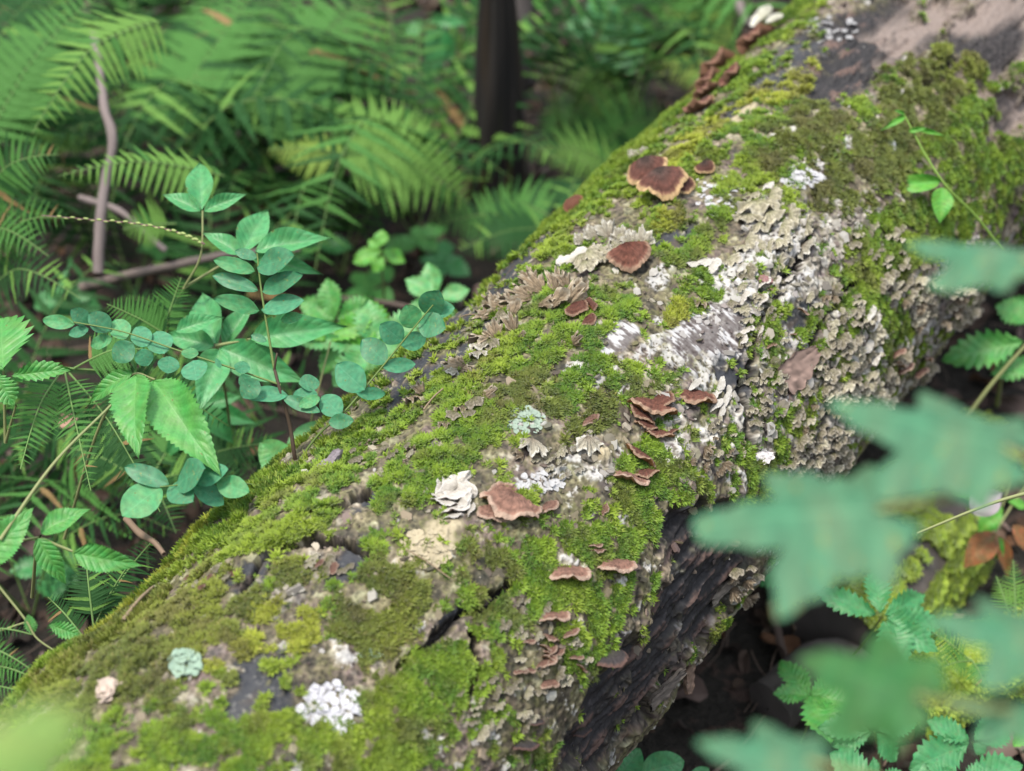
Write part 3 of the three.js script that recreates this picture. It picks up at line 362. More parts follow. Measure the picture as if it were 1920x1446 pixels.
fungus('shelf_fungus', 'ribbed dark shell cap at the top of the white-streaked wood', 'shelf fungus', [[1312, 572, 36, -50, 30, 'fan', 0.9]]);
// crowds of small caps on the flank
function crowd(label, x, y, rx, ry, n, w0, w1, styles, seed, dens = 1) {
  const R = rng(seed), caps = []; for (let q = 0; q < n; q++) { const a = R() * 6.283, r = Math.sqrt(R()); caps.push([x + Math.cos(a) * r * rx, y + Math.sin(a) * r * ry, lerp(w0, w1, R()), -40 + 80 * R(), 40 + 30 * R(), styles[Math.floor(R() * styles.length)], 0.55 + 0.35 * R()]); }
  caps.sort((p, q) => p[1] - q[1]); return fungus('small_cap_fungus', label, 'fungus cluster', caps);
}
crowd('olive-tan crowd of rounded caps below the white shelves', 1585, 690, 60, 55, 34, 26, 52, ['tan', 'tan', 'cream'], 21);
crowd('mossy tan crowd of caps along the flank under a peeling bark plate', 1540, 780, 60, 60, 34, 24, 50, ['tan', 'tan', 'cream', 'fan'], 22);
crowd('brown-tan crust of many caps at the flank\'s deep fork', 1760, 570, 80, 44, 44, 26, 50, ['tan', 'fan', 'tan', 'cream'], 23);
crowd('pinkish tan caps in tight rows under dark green moss', 1700, 690, 44, 34, 22, 26, 46, ['tan', 'dusty', 'tan'], 24);
crowd('pale caps above bright moss at the flank\'s edge', 1560, 580, 60, 40, 20, 20, 38, ['cream', 'tan', 'fan'], 25);
crowd('tan and cream little caps scattered under the lowest pink-brown bracket', 1030, 1240, 70, 50, 26, 20, 40, ['tan', 'cream', 'dusty'], 26);
crowd('blurred olive caps near the lower frame edge', 930, 1320, 90, 60, 26, 20, 40, ['tan', 'cream'], 27);
crowd('green-tinged tiny caps beside a black crack', 985, 1160, 50, 40, 16, 18, 34, ['tan', 'cream'], 28);
crowd('small olive shelves on the mossy wall near the blurred top leaf', 1640, 455, 60, 40, 16, 22, 44, ['tan', 'tan', 'cream'], 29);
crowd('grey and tan chips and caps under the frilled cream shelves', 1340, 850, 50, 50, 22, 16, 32, ['tan', 'cream', 'fan'], 30);
crowd('cream crumbs of caps at the hem of the feathery moss', 1490, 900, 60, 30, 16, 20, 36, ['tan', 'cream'], 31);
crowd('mauve and white chips of caps along the dark crack', 1460, 590, 50, 70, 24, 14, 28, ['cream', 'tan', 'dusty'], 32);
crowd('tan shelves hanging under the log by black wood', 1390, 1090, 26, 40, 12, 24, 44, ['tan', 'fan'], 33);
crowd('cream frills spilling down between the ruffled heap and the dark crack', 1440, 490, 60, 50, 30, 26, 50, ['cream', 'petal', 'cream', 'tan'], 71);
crowd('grey-cream frills over mauve bark beside the white-streaked wood', 1400, 600, 50, 50, 24, 20, 40, ['cream', 'petal', 'tan'], 72);
crowd('dense tan frills on the flank between the two pairs of white shelves', 1600, 630, 54, 50, 30, 28, 54, ['tan', 'cream', 'tan'], 73);
crowd('overlapping cream frills at the flank\'s bulge above the large blurred leaf', 1610, 740, 60, 44, 34, 28, 56, ['tan', 'cream', 'cream'], 74);
crowd('small frills in bands beside the peeling bark plate', 1430, 740, 50, 60, 26, 20, 40, ['cream', 'tan', 'tan'], 75);
crowd('frilled caps crowding the hem under the large blurred leaf', 1540, 850, 60, 40, 30, 26, 48, ['tan', 'cream', 'tan'], 76);
crowd('grey frills behind the bleached bracket and its grey fans', 1150, 470, 50, 24, 14, 24, 40, ['cream', 'grey'], 77);
crowd('frills and crumbs at the log\'s far fork below the seedling', 1700, 520, 60, 40, 26, 26, 48, ['tan', 'cream', 'tan'], 78);
crowd('pale tan flakes of cap on bare dark bark above the yellow moss', 612, 1066, 44, 16, 14, 18, 36, ['tan', 'cream', 'dusty'], 79);
crowd('tan chips of cap along the log\'s near shoulder by the stick', 400, 1090, 60, 24, 10, 14, 28, ['tan', 'dusty', 'cream'], 80);
crowd('tiny dry caps scattered over moss above the white rosette', 740, 860, 90, 40, 18, 14, 30, ['tan', 'fan', 'cream'], 81);
crowd('small grey caps beside the grey ribbed shells', 1050, 870, 50, 30, 14, 16, 32, ['grey', 'cream', 'tan'], 82);
// lichens: clumps of little round flakes
const flakeGeo = [1, 2, 3].map((n) => capGeo({ seed: n + 60, span: 180, lobe: 0.14, nl: 4, ruffle: 0.25, th: 0.16, dome: -0.15, speck: 0.15, nr: 4, nt: 16, col: { base: [0.8, 0.8, 0.8], mid: [0.9, 0.9, 0.9], rim: [1, 1, 1], under: [0.6, 0.6, 0.6] } }));
function lichen(name, label, x, y, rx, ry, n, w0, w1, color, seed) {
  n = Math.round(n * (w1 > 30 ? 1 : 1.6)); const big = w1 > 28, R = rng(seed), h0 = hitLog(x, y), o0 = lp(h0.s, h0.f, rAt(h0.s, h0.f)), t = thing(name, label, 'lichen', o0), m = new THREE.MeshPhysicalMaterial({ vertexColors: true, color: new THREE.Color().setRGB(...color), roughness: 0.9, side: THREE.DoubleSide }), gs = [];
  for (let q = 0; q < n; q++) { const a = R() * 6.283, r = Math.sqrt(R()), h = hitLog(x + Math.cos(a) * r * rx, y + Math.sin(a) * r * ry), { p, n: nn } = logN(h.s, h.f), sc = lerp(w0, w1, R()) / PX * h.d / 2 * (big ? 1 : 0.72), tl = big ? 0.9 : 0.5; nn.x += (R() - 0.5) * tl; nn.z += (R() - 0.5) * tl; nn.normalize();
    gs.push(flakeGeo[q % 3].clone().applyMatrix4(basis(AD.clone().addScaledVector(nn, -AD.dot(nn)), nn, p.addScaledVector(nn, 0.0008 + (big ? sc * 0.5 + 0.003 * (1 - r) : sc * 0.1)).sub(o0), sc, sc * (big ? 1 : 0.6), sc))); }
  gs.forEach((g) => part('flake', g, m, t)); return t;
}
lichen('white_lichen', 'clump of round white lichen flakes beside bare dark bark', 622, 1330, 64, 48, 66, 12, 27, [0.6, 0.6, 0.66], 41);
lichen('mint_lichen', 'mint-green lichen rosette on olive moss', 350, 1244, 24, 24, 14, 18, 30, [0.32, 0.45, 0.36], 42);
lichen('mint_lichen', 'mint-green lichen crust between small tan caps and grey shells', 985, 790, 36, 26, 40, 8, 18, [0.32, 0.41, 0.34], 43);
lichen('white_lichen', 'chalky white flecks near the white rosette and grey shells', 1010, 908, 50, 20, 34, 8, 20, [0.5, 0.5, 0.52], 44);
lichen('white_lichen', 'grey-white bead-like lichen above the big ruffled heap', 1505, 335, 40, 20, 34, 12, 24, [0.52, 0.52, 0.56], 45);
lichen('white_lichen', 'single bright white lichen blob on distant moss', 1668, 274, 14, 8, 6, 16, 26, [0.66, 0.66, 0.7], 46);
lichen('mint_lichen', 'small mint lichen flecks on near blurred moss', 700, 1228, 24, 14, 12, 12, 20, [0.42, 0.58, 0.48], 47);
lichen('white_lichen', 'white specks dusted on bark below the small brown bracket', 1350, 370, 50, 40, 40, 7, 16, [0.5, 0.5, 0.54], 48);
lichen('pink_lichen', 'blurred pinkish white lichen lump on near olive moss', 208, 1298, 18, 16, 10, 20, 30, [0.56, 0.46, 0.4], 49);
lichen('straw_fungus', 'straw-coloured crust of fine flakes under the white rosette', 800, 1030, 50, 34, 60, 10, 24, [0.46, 0.4, 0.28], 50);
lichen('white_lichen', 'grey-white thin chips on dark crest near the pale wood', 1560, 55, 50, 24, 16, 16, 27, [0.36, 0.36, 0.38], 51);
// twigs and bark plates lying on it
const twigMat = mat([0.24, 0.18, 0.12], 0.85), plateMat = mat([0.27, 0.2, 0.18], 0.85);
for (const [x0, y0, x1, y1, w, label] of [[797, 776, 834, 740, 4, 'short tan twig lying on moss above the row of small caps'], [236, 1172, 296, 1112, 9, 'pale stick half sunk in the near blurred olive moss'], [905, 600, 866, 606, 3, 'thin dry needle poking out under curled fans'], [840, 1090, 760, 1040, 3, 'fine straw lying across the straw-coloured crust']]) {
  const a = hitLog(x0, y0), b = hitLog(x1, y1), pa = lp(a.s, a.f, rAt(a.s, a.f) + 0.004), pb = lp(b.s, b.f, rAt(b.s, b.f) + 0.006), m = pa.clone().lerp(pb, 0.5).add(V(0, 0.002, 0));
  tag(part('twig', tube([V(0, 0, 0), m.sub(pa), pb.clone().sub(pa)], w / PX * a.d / 2, w / PX * a.d / 3, 6, 8, 0.6), twigMat), label, 'twig').position.copy(pa);
}
function barkPlate(label, x, y, lpx, wpx, turn, lift, color, seed) {
  const R = rng(seed), h = hitLog(x, y), { p, n } = logN(h.s, h.f), L = lpx / PX * h.d, W = wpx / PX * h.d, nu = 14, nv = 8, pos = [], idx = [], cl = [];
  for (let sd = 0; sd < 2; sd++) for (let j = 0; j <= nv; j++) for (let i = 0; i <= nu; i++) { const u = i / nu - 0.5, v = j / nv - 0.5, e = 1 + 0.35 * noise(u * 6 + seed, v * 6, sd * 0), wd = (1 - 0.7 * Math.max(0, u) * 1.6) * e; const q = 0.6 + 0.9 * noise(u * 9, v * 22, seed) + 0.5;
    pos.push(v * W * wd, 0.0025 * noise(u * 5, v * 7, seed) + (sd ? -0.003 : 0.0012 * noise(u * 12, v * 40, seed)), u * L * (0.9 + 0.2 * noise(v * 9, seed, 2))); cl.push(color[0] * q, color[1] * q, color[2] * q); }
  gridIdx(nu, nv, idx); gridIdx(nu, nv, idx, (nu + 1) * (nv + 1));
  const loop = []; for (let i = 0; i < nu; i++) loop.push(i); for (let j = 0; j < nv; j++) loop.push(j * (nu + 1) + nu); for (let i = nu; i > 0; i--) loop.push(nv * (nu + 1) + i); for (let j = nv; j > 0; j--) loop.push(j * (nu + 1)); const off = (nu + 1) * (nv + 1);
  loop.forEach((a, q) => { const b = loop[(q + 1) % loop.length]; idx.push(a, a + off, b, b, a + off, b + off); });
  const T2 = E1.clone().multiplyScalar(-Math.sin(h.f)).addScaledVector(E2, Math.cos(h.f)), a = turn * Math.PI / 180, out = T2.multiplyScalar(Math.cos(a)).addScaledVector(AD, Math.sin(a)).addScaledVector(n, Math.tan(lift * Math.PI / 180));
  const m = tag(part('bark_plate', geoFrom(pos, idx, cl), fungusMat), label, 'bark plate'); setM(m, basis(out, n, p.clone().addScaledVector(n, 0.005)));
}
barkPlate('large peeling mauve-brown bark plate above the mossy tan crowd', 1495, 690, 120, 60, 90, 8, [0.2, 0.14, 0.12], 61);
barkPlate('flat grey bark chip beside the white rosette of caps, near the edge', 625, 872, 62, 34, 90, 6, [0.17, 0.15, 0.17], 62);
barkPlate('pale pointed bark chip on the log\'s flank over feathery moss', 1420, 860, 40, 26, 60, 30, [0.5, 0.48, 0.5], 63);
barkPlate('dull mauve bark chip near the dark crack', 1430, 530, 30, 22, 20, 14, [0.2, 0.11, 0.11], 64);
barkPlate('red-brown bark chunk hanging below the black rotten wood', 1284, 1268, 60, 40, -30, 30, [0.15, 0.1, 0.075], 65);
barkPlate('grey splintered slab at the rim of the black wood', 1360, 1090, 110, 30, 100, 10, [0.17, 0.15, 0.13], 66);
barkPlate('second splintered slab under the black wood', 1240, 1290, 110, 30, 95, 8, [0.1, 0.085, 0.075], 67);
// ---------------------------------------------------------------- the forest floor, its litter, dead wood, and the dark stump
const gH = (x, z) => 0.035 * fbm(x * 1.7, 3, z * 1.7, 3) + 0.012 * noise(x * 9, 5, z * 9) + 0.05 * noise(x * 0.5, 1, z * 0.5);
{
  const n = 300, pos = [], uv = [], w = (t) => Math.sign(t) * (Math.abs(t) * 3.2 + Math.pow(Math.abs(t), 7) * 90);
  for (let j = 0; j <= n; j++) for (let i = 0; i <= n; i++) { const x = w(i / n * 2 - 1), z = -1.6 + w(j / n * 2 - 1); pos.push(x, gH(x, z), z); uv.push(x, -z); }
  const N = 1024, d = new Uint8Array(N * N * 4), h = new Uint8Array(N * N * 4);
  for (let y = 0; y < N; y++) for (let x = 0; x < N; x++) { const a = noise(x * 0.02, y * 0.02, 3), b = noise(x * 0.09, y * 0.09, 6), c = noise(x * 0.31, y * 0.31, 9), v = 0.5 + 0.4 * b + 0.35 * c, red = sst(0.1, 0.5, a + 0.4 * b);
    d.set([enc(clamp(lerp(0.018, 0.05, red) * (0.5 + v))), enc(clamp(lerp(0.015, 0.031, red) * (0.5 + v))), enc(clamp(lerp(0.012, 0.025, red) * (0.5 + v))), 255], (y * N + x) * 4); const q = clamp(128 + 90 * b + 60 * c, 0, 255); h.set([q, q, q, 255], (y * N + x) * 4); }
  const T = (a, s) => { const t = new THREE.DataTexture(a, N, N); t.wrapS = t.wrapT = THREE.MirroredRepeatWrapping; t.magFilter = THREE.LinearFilter; t.repeat.set(1.1, 1.1); if (s) t.colorSpace = THREE.SRGBColorSpace; t.needsUpdate = true; return t; };
  const g = part('ground', geoFrom(pos, gridIdx(n, n), null, uv), mat([1, 1, 1], 0.95, { map: T(d, true), bumpMap: T(h), bumpScale: 0.012 })); g.userData.kind = 'structure';
}
function leafGeo({ w = 0.4, peak = 0.42, fold = 0.16, droop = 0.15, wave = 0.03, teeth = 0, tooth = 0.03, nv = 20, nu = 4, tipPow = 1, basePow = 0.8, seed = 1, twist = 0, bite = 0 }) {
  const pos = [], uv = [], f0 = (t) => Math.pow(clamp(t / peak), basePow), prof = (t) => t < peak ? Math.sin(f0(t) * Math.PI / 2) : Math.pow(Math.cos((t - peak) / (1 - peak) * Math.PI / 2), tipPow);
  for (let j = 0; j <= nv; j++) for (let i = 0; i <= nu; i++) {
    const t = j / nv, u = i / nu * 2 - 1; let hw = w * 0.5 * prof(t) * (1 + 0.06 * noise(t * 4, u > 0 ? 3 : 8, seed));
    if (Math.abs(u) === 1 && teeth) { const q = t * teeth - Math.floor(t * teeth); hw += tooth * (q - 0.5) * prof(t); }
    if (Math.abs(u) === 1 && bite) hw *= 1 - bite * sst(0.25, 0.45, noise(t * 5, u * 3, seed * 2.7));
    const x = u * hw + twist * t * t * 0.2, y = Math.abs(u) * hw * fold * 2 - droop * t * t + wave * Math.sin(t * 9 + u * 2 + seed) * Math.abs(u) + wave * noise(t * 3, u, seed + 5);
    pos.push(x, y, t); uv.push(0.5 + u * 0.5, t);
  }
  return geoFrom(pos, gridIdx(nu, nv), null, uv);
}
{ // dry leaves and needles too many to count
  const R = rng(77), gs = [1, 2, 3].map((s) => leafGeo({ w: 0.55, fold: 0.35, droop: -0.25 + 0.3 * s, wave: 0.12, nv: 7, nu: 4, seed: s })), m = mat([1, 1, 1], 0.85), M4 = new THREE.Matrix4(), c = new THREE.Color(), cols = [[0.13, 0.08, 0.055], [0.2, 0.13, 0.1], [0.24, 0.17, 0.15], [0.08, 0.055, 0.045], [0.16, 0.075, 0.035], [0.3, 0.22, 0.16]];
  gs.forEach((g) => {
    const im = new THREE.InstancedMesh(g, m, 3200);
    for (let n = 0; n < 3200; n++) { const x = lerp(-2.2, 2.2, R()), z = lerp(0.1, -4.2, R()), sc = 0.016 + 0.05 * R() * R() + 0.012 * R(), e = new THREE.Euler((R() - 0.5) * 1.1, R() * 6.28, (R() - 0.5) * 1.2);
      im.setMatrixAt(n, M4.compose(V(x, gH(x, z) + 0.004 + 0.014 * R(), z), new THREE.Quaternion().setFromEuler(e), V(sc, sc, sc))); const q = cols[Math.floor(R() * 6)], b = 0.25 + 0.45 * R(); im.setColorAt(n, c.setRGB(q[0] * b, q[1] * b, q[2] * b)); }
    tag(im, 'brown and mauve dead leaves strewn over the forest floor beneath the log', 'leaf litter', null, 'stuff').name = numbered('leaf_litter'); im.userData.group = 'dead leaves on the forest floor'; im.castShadow = im.receiveShadow = true; scene.add(im);
  });
  const sg = tube([V(0, 0, 0), V(0.3, 0.02, 0.03), V(0.65, 0.0, -0.02), V(1, 0.03, 0.02)], 0.011, 0.006, 5, 7, 0.5), im = new THREE.InstancedMesh(sg, mat([0.14, 0.1, 0.08], 0.85), 900);
  for (let n = 0; n < 900; n++) { const x = lerp(-2, 2, R()), z = lerp(0.1, -4, R()), sc = 0.06 + 0.22 * R() * R(); im.setMatrixAt(n, M4.compose(V(x, gH(x, z) + 0.012, z), new THREE.Quaternion().setFromEuler(new THREE.Euler(0, R() * 6.28, (R() - 0.5) * 0.3)), V(sc, sc, sc))); }
  tag(im, 'thin fallen twigs scattered among the dead leaves', 'twigs', null, 'stuff').name = 'twig_litter'; im.castShadow = im.receiveShadow = true; scene.add(im);
}
// dead wood: sticks and small logs
const woodMat = mat([0.2, 0.165, 0.165], 0.85), darkWood = mat([0.06, 0.05, 0.045], 0.9);
function stick(name, label, cat, pts, r0, r1, m, wob = 0.4) { const ps = pts.map((p) => at(...p)), o = ps[0].clone(); const t = tag(part(name, tube(ps.map((p) => p.clone().sub(o)), r0, r1, 8, pts.length * 6, wob), m), label, cat); t.position.copy(o); return t; }
stick('branch', 'bare grey branch standing upright among the ferns', 'branch', [[184, 512, 1.72], [188, 420, 1.72], [200, 330, 1.74], [212, 262, 1.75], [198, 210, 1.77], [190, 160, 1.8], [176, 60, 1.84]], 0.0068, 0.005, woodMat);
stick('branch', 'grey branch lying low behind the upright one', 'branch', [[150, 540, 1.8], [240, 516, 1.8], [330, 498, 1.82], [430, 478, 1.85], [560, 470, 1.9]], 0.0065, 0.005, mat([0.15, 0.12, 0.11], 0.85));
stick('branch', 'thin slanting dead twig crossing behind the upright branch', 'branch', [[150, 370, 1.85], [230, 400, 1.8], [310, 470, 1.8]], 0.004, 0.004, woodMat);
stick('branch', 'thin dead branch lying across the leaf litter beyond the sapling', 'branch', [[600, 560, 1.95], [680, 562, 1.93], [760, 575, 1.9], [830, 590, 1.88]], 0.004, 0.003, mat([0.1, 0.075, 0.065], 0.85));
stick('branch', 'thin bent twig by the mossy edge under the low leafy spray', 'branch', [[236, 972, 1.16], [262, 1000, 1.15], [290, 1018, 1.13], [308, 1040, 1.12]], 0.003, 0.0022, mat([0.2, 0.14, 0.1], 0.85));
stick('branch', 'dark thin twig among the shadows under the log', 'branch', [[1445, 1130, 1.6], [1460, 1190, 1.58], [1474, 1240, 1.56]], 0.006, 0.004, mat([0.09, 0.065, 0.055], 0.9));
stick('branch', 'dark slanting twig behind the blurred maple leaf over the hollow', 'branch', [[1520, 1110, 1.62], [1560, 1080, 1.6], [1600, 1050, 1.62]], 0.006, 0.004, mat([0.1, 0.075, 0.06], 0.9));
stick('branch', 'thin grey stem rising behind the pale cup', 'branch', [[1402, 50, 2.3], [1388, 10, 2.4], [1374, -40, 2.5]], 0.007, 0.006, woodMat);
function deadLog(label, pts, r, seed, mossy) {
  const ps = pts.map((p) => at(...p)), o = ps[0].clone(), t = thing('small_log', label, 'log', o), cv = new THREE.CatmullRomCurve3(ps.map((p) => p.clone().sub(o))), nu = 28, nv = 90, pos = [], cl = [], fr = cv.computeFrenetFrames(nv, false), tufts = [];
  for (let j = 0; j <= nv; j++) { const c = cv.getPoint(j / nv); for (let i = 0; i <= nu; i++) { const a = i / nu * 2 * Math.PI, dir = fr.normals[j].clone().multiplyScalar(Math.cos(a)).addScaledVector(fr.binormals[j], Math.sin(a)), rr = r * (1 + 0.16 * noise(c.x * 14 + Math.cos(a), c.y * 14 + Math.sin(a), c.z * 14 + seed) + 0.1 * noise(j * 0.16, Math.cos(a) * 4, Math.sin(a) * 4 + seed)) * (j === 0 || j === nv ? 0.05 : 1), p = c.clone().addScaledVector(dir, rr); pos.push(p.x, p.y, p.z); const n = noise(p.x * 60, p.y * 60, p.z * 60) * 0.5 + 0.5, b = 0.04 + 0.07 * n; cl.push(b * 1.15, b, b * 0.95); if (mossy && dir.y > -0.1) for (let q = 0; q < 9; q++) tufts.push([p, dir, i, j]); } }
  part('bark', geoFrom(pos, gridIdx(nu, nv), cl), new THREE.MeshPhysicalMaterial({ vertexColors: true, roughness: 0.9, side: THREE.DoubleSide }), t);
  if (mossy) { const R = rng(seed), pz = [], ix = []; for (let q = 0; q < 7; q++) { const a = q / 7 * 6.28, ca = Math.cos(a), sa = Math.sin(a), b = pz.length / 3, w = 0.0011, l = 0.006 + 0.003 * R(), s = 0.006 + 0.003 * R(); pz.push(-sa * w, 0, ca * w, sa * w, 0, -ca * w, ca * s * 0.6 - sa * w, l, sa * s * 0.6 + ca * w, ca * s * 0.6 + sa * w, l, sa * s * 0.6 - ca * w, ca * s, l * 0.9, sa * s); ix.push(b, b + 1, b + 2, b + 1, b + 3, b + 2, b + 2, b + 3, b + 4); }
    const keep = tufts.filter(([p]) => noise(p.x * 16 + seed, p.y * 16, p.z * 16) + 0.4 * noise(p.x * 55, p.y * 55, p.z * 55) > -0.12), im = new THREE.InstancedMesh(geoFrom(pz, ix), mat([1, 1, 1], 0.75, { transmission: 0.3, thickness: 0 }), keep.length), M4 = new THREE.Matrix4(), c = new THREE.Color();
    keep.forEach(([p, dir], n) => { const sc = 0.7 + 0.7 * R(), q = new THREE.Quaternion().setFromUnitVectors(V(0, 1, 0), dir).multiply(new THREE.Quaternion().setFromAxisAngle(V(0, 1, 0), R() * 6.28)); im.setMatrixAt(n, M4.compose(p.clone().add(V((R() - 0.5) * 0.012, (R() - 0.5) * 0.004, (R() - 0.5) * 0.012)), q, V(sc, sc, sc))); const k = R(); im.setColorAt(n, c.setRGB(lerp(0.26, 0.44, k), lerp(0.4, 0.56, k), lerp(0.03, 0.07, k))); });
    im.name = 'moss'; im.userData.kind = 'stuff'; t.add(im); }
  return t;
}
deadLog('small fallen log under vivid yellow-green moss behind the creeper leaves', [[1560, 1230, 1.58], [1640, 1120, 1.66], [1730, 1010, 1.76], [1850, 880, 1.9]], 0.075, 3, true);
deadLog('dark rotten stick half buried beside the yellow-green mossy log', [[1440, 1330, 1.5], [1560, 1250, 1.54], [1680, 1330, 1.5]], 0.03, 5, false);
deadLog('dark weathered log lying low at the frame edge under blurred leaves', [[1700, 1330, 1.5], [1800, 1270, 1.53], [1960, 1220, 1.56]], 0.035, 7, true);
{ // the dark stump among the ferns
  const b = onGround(936, 430), d = b.clone().sub(CAM).dot(FWD), r = 44 / PX * d, t = thing('tree_stump', 'dark rotten stump with one thin dead trunk rising from it among the ferns', 'stump', b), nu = 72, nv = 40, pos = [], cl = [];
  for (let j = 0; j <= nv; j++) for (let i = 0; i <= nu; i++) { const a = i / nu * 2 * Math.PI, y = j / nv * (0.52 + 0.16 * noise(Math.cos(a) * 2, Math.sin(a) * 2, 7)), fl = 1 + 0.5 * Math.exp(-y * 9), rid = 0.16 * noise(Math.cos(a) * 1.6 + 4, Math.sin(a) * 1.6, y * 5) + 0.04 * Math.cos(a * 5 + 1 + y * 6) - 0.3 * y - 0.5 * sst(0.25, 0.6, y), fine = 0.1 * noise(Math.cos(a) * 3, Math.sin(a) * 3, y * 5) + 0.05 * noise(Math.cos(a) * 9, Math.sin(a) * 9, y * 3) + 0.03 * noise(Math.cos(a) * 24, Math.sin(a) * 24, y * 4), rr = r * fl * (1 + rid + fine) * (j === nv ? 0.02 : 1); pos.push(Math.cos(a) * rr, y - 0.04 + (j > nv - 2 ? 0.05 * noise(a * 2, 1, 1) : 0), Math.sin(a) * rr); const n = noise(Math.cos(a) * 14, Math.sin(a) * 14, y * 3), lite = sst(0.1, 0.5, n) * 0.5, g = sst(0.1, 0.5, noise(a * 3, y * 8, 4)) * sst(0.3, 0.05, y); const rd = sst(0, 0.5, noise(a * 1.5, y * 5, 8)); cl.push(0.01 + 0.025 * lite + 0.05 * g + 0.012 * rd, 0.009 + 0.02 * lite + 0.06 * g + 0.006 * rd, 0.009 + 0.02 * lite); }
  part('trunk', geoFrom(pos, gridIdx(nu, nv), cl), new THREE.MeshPhysicalMaterial({ vertexColors: true, roughness: 0.95, side: THREE.DoubleSide }), t);
  const p2 = at(946, 400, d - r * 0.9).sub(b), p3 = at(940, 240, d - r * 1.0).sub(b), p4 = at(956, 90, d - r * 1.6).sub(b), p5 = at(980, -160, d - r * 1.8).sub(b);
  part('dead_trunk', tube([p2, p3, p4, p5], 0.03, 0.036, 14, 40, 0.9), mat([0.06, 0.052, 0.052], 0.9), t);
}
for (const [label, x0, y0, x1, y1, d, w, c] of [['pale lilac-grey dry leaf on the yellow-green mossy wood', 1820, 960, 1880, 920, 1.56, 0.8, [0.3, 0.26, 0.3]], ['pale yellow dead leaf among the plants beyond the sapling', 628, 640, 668, 622, 1.55, 0.7, [0.55, 0.42, 0.24]], ['tan curled leaf in the dark hollow under the log', 1520, 1210, 1560, 1170, 1.62, 0.8, [0.3, 0.2, 0.14]], ['orange-brown leaf at the back of the dark hollow', 1480, 1180, 1520, 1150, 1.66, 0.8, [0.24, 0.11, 0.05]], ['pinkish dead leaf on the litter beyond the drooping saw-edged leaves', 110, 800, 145, 780, 1.6, 0.7, [0.32, 0.2, 0.15]], ['mauve dead leaf beside the big wide leaves under the sapling', 420, 760, 470, 790, 1.65, 0.8, [0.26, 0.17, 0.15]], ['pinkish brown leaf in the gap by the log\'s bare dark edge', 888, 560, 926, 530, 1.95, 0.6, [0.16, 0.11, 0.1]]]) {
  const A = at(x0, y0, d), B = at(x1, y1, d), L = B.distanceTo(A), m = tag(part('dead_leaf', leafGeo({ w, fold: 0.3, droop: 0.15, wave: 0.08, nv: 10, nu: 6, seed: x0 * 0.01 }), mat(c, 0.8), scene), label, 'dead leaf'); setM(m, basis(B.clone().sub(A), V(0, 0.9, 0.5), A, L, L, L));
}
// ---------------------------------------------------------------- leaves: textures with veins and blemishes, shared by all plants
function leafTex(base, vein, { side = 8, spots = 20, seed = 1, soft = 1, brown = [90, 70, 40] } = {}) {
  const W = 256, Hh = 512, cv = document.createElement('canvas'); cv.width = W; cv.height = Hh; const g = cv.getContext('2d'), R = rng(seed), im = g.createImageData(W, Hh);
  for (let y = 0; y < Hh; y++) for (let x = 0; x < W; x++) { const k = (y * W + x) * 4, v = 1 + 0.13 * noise(x * 0.02, y * 0.02, seed) + 0.08 * noise(x * 0.08, y * 0.08, seed + 4) + 0.06 * noise(x * 0.3, y * 0.3, seed); for (let c = 0; c < 3; c++) im.data[k + c] = clamp(base[c] * v * (c === 0 ? 1 + 0.25 * noise(x * 0.012, y * 0.012, seed + 9) : 1), 0, 255); im.data[k + 3] = 255; }
  g.putImageData(im, 0, 0); const st = `rgb(${vein.join(',')})`; g.strokeStyle = st; g.lineCap = 'round'; g.globalAlpha = 0.6; g.lineWidth = 3; g.beginPath(); g.moveTo(W / 2, 0); g.lineTo(W / 2, Hh); g.stroke();
  for (let n = 1; n < side; n++) for (const s of [-1, 1]) { const y0 = Hh * (1 - n / side * 0.92) ; g.globalAlpha = 0.22 * soft; g.lineWidth = 2; g.beginPath(); g.moveTo(W / 2, y0); g.quadraticCurveTo(W / 2 + s * W * 0.28, y0 - 30, W / 2 + s * W * 0.5, y0 - 80); g.stroke(); g.globalAlpha = 0.12 * soft; g.lineWidth = 1; for (let q = 0; q < 7; q++) { const u = q / 7; g.beginPath(); g.moveTo(W / 2 + s * W * 0.5 * u, y0 - 70 * u); g.lineTo(W / 2 + s * W * (0.5 * u + 0.04), y0 - 70 * u - Hh / side * 0.7); g.stroke(); } }
  for (let n = 0; n < spots; n++) { const x = R() * W, y = R() * Hh, r = 1.5 + 5 * R() * R(); g.globalAlpha = 0.25 * R() + 0.1; g.fillStyle = '#9a9a50'; g.beginPath(); g.arc(x, y, r * 2.2, 0, 7); g.fill(); g.globalAlpha = 0.7; g.fillStyle = `rgb(${brown.join(',')})`; g.beginPath(); g.arc(x, y, r, 0, 7); g.fill(); }
  const t = new THREE.CanvasTexture(cv); t.colorSpace = THREE.SRGBColorSpace; t.magFilter = THREE.LinearFilter; return t;
}
const leafBump = (() => { const W = 128, Hh = 256, d = new Uint8Array(W * Hh * 4); for (let y = 0; y < Hh; y++) for (let x = 0; x < W; x++) { const u = Math.abs(x / W - 0.5) * 2, v = y / Hh, ph = (v - u * 0.17) * 9, q = Math.abs(ph - Math.round(ph)) * 2, h = 150 + 70 * Math.min(1, q * 1.6) * Math.min(1, u * 5) + 14 * noise(x * 0.2, y * 0.2, 1); const k = (y * W + x) * 4; d[k] = d[k + 1] = d[k + 2] = clamp(h, 0, 255); d[k + 3] = 255; } const t = new THREE.DataTexture(d, W, Hh); t.magFilter = THREE.LinearFilter; t.needsUpdate = true; return t; })();
const leafMat = (t, rough = 0.5, o = {}) => new THREE.MeshPhysicalMaterial({ map: t, roughness: rough, side: THREE.DoubleSide, transmission: 0.2, thickness: 0, bumpMap: leafBump, bumpScale: 0.0006, ...o });
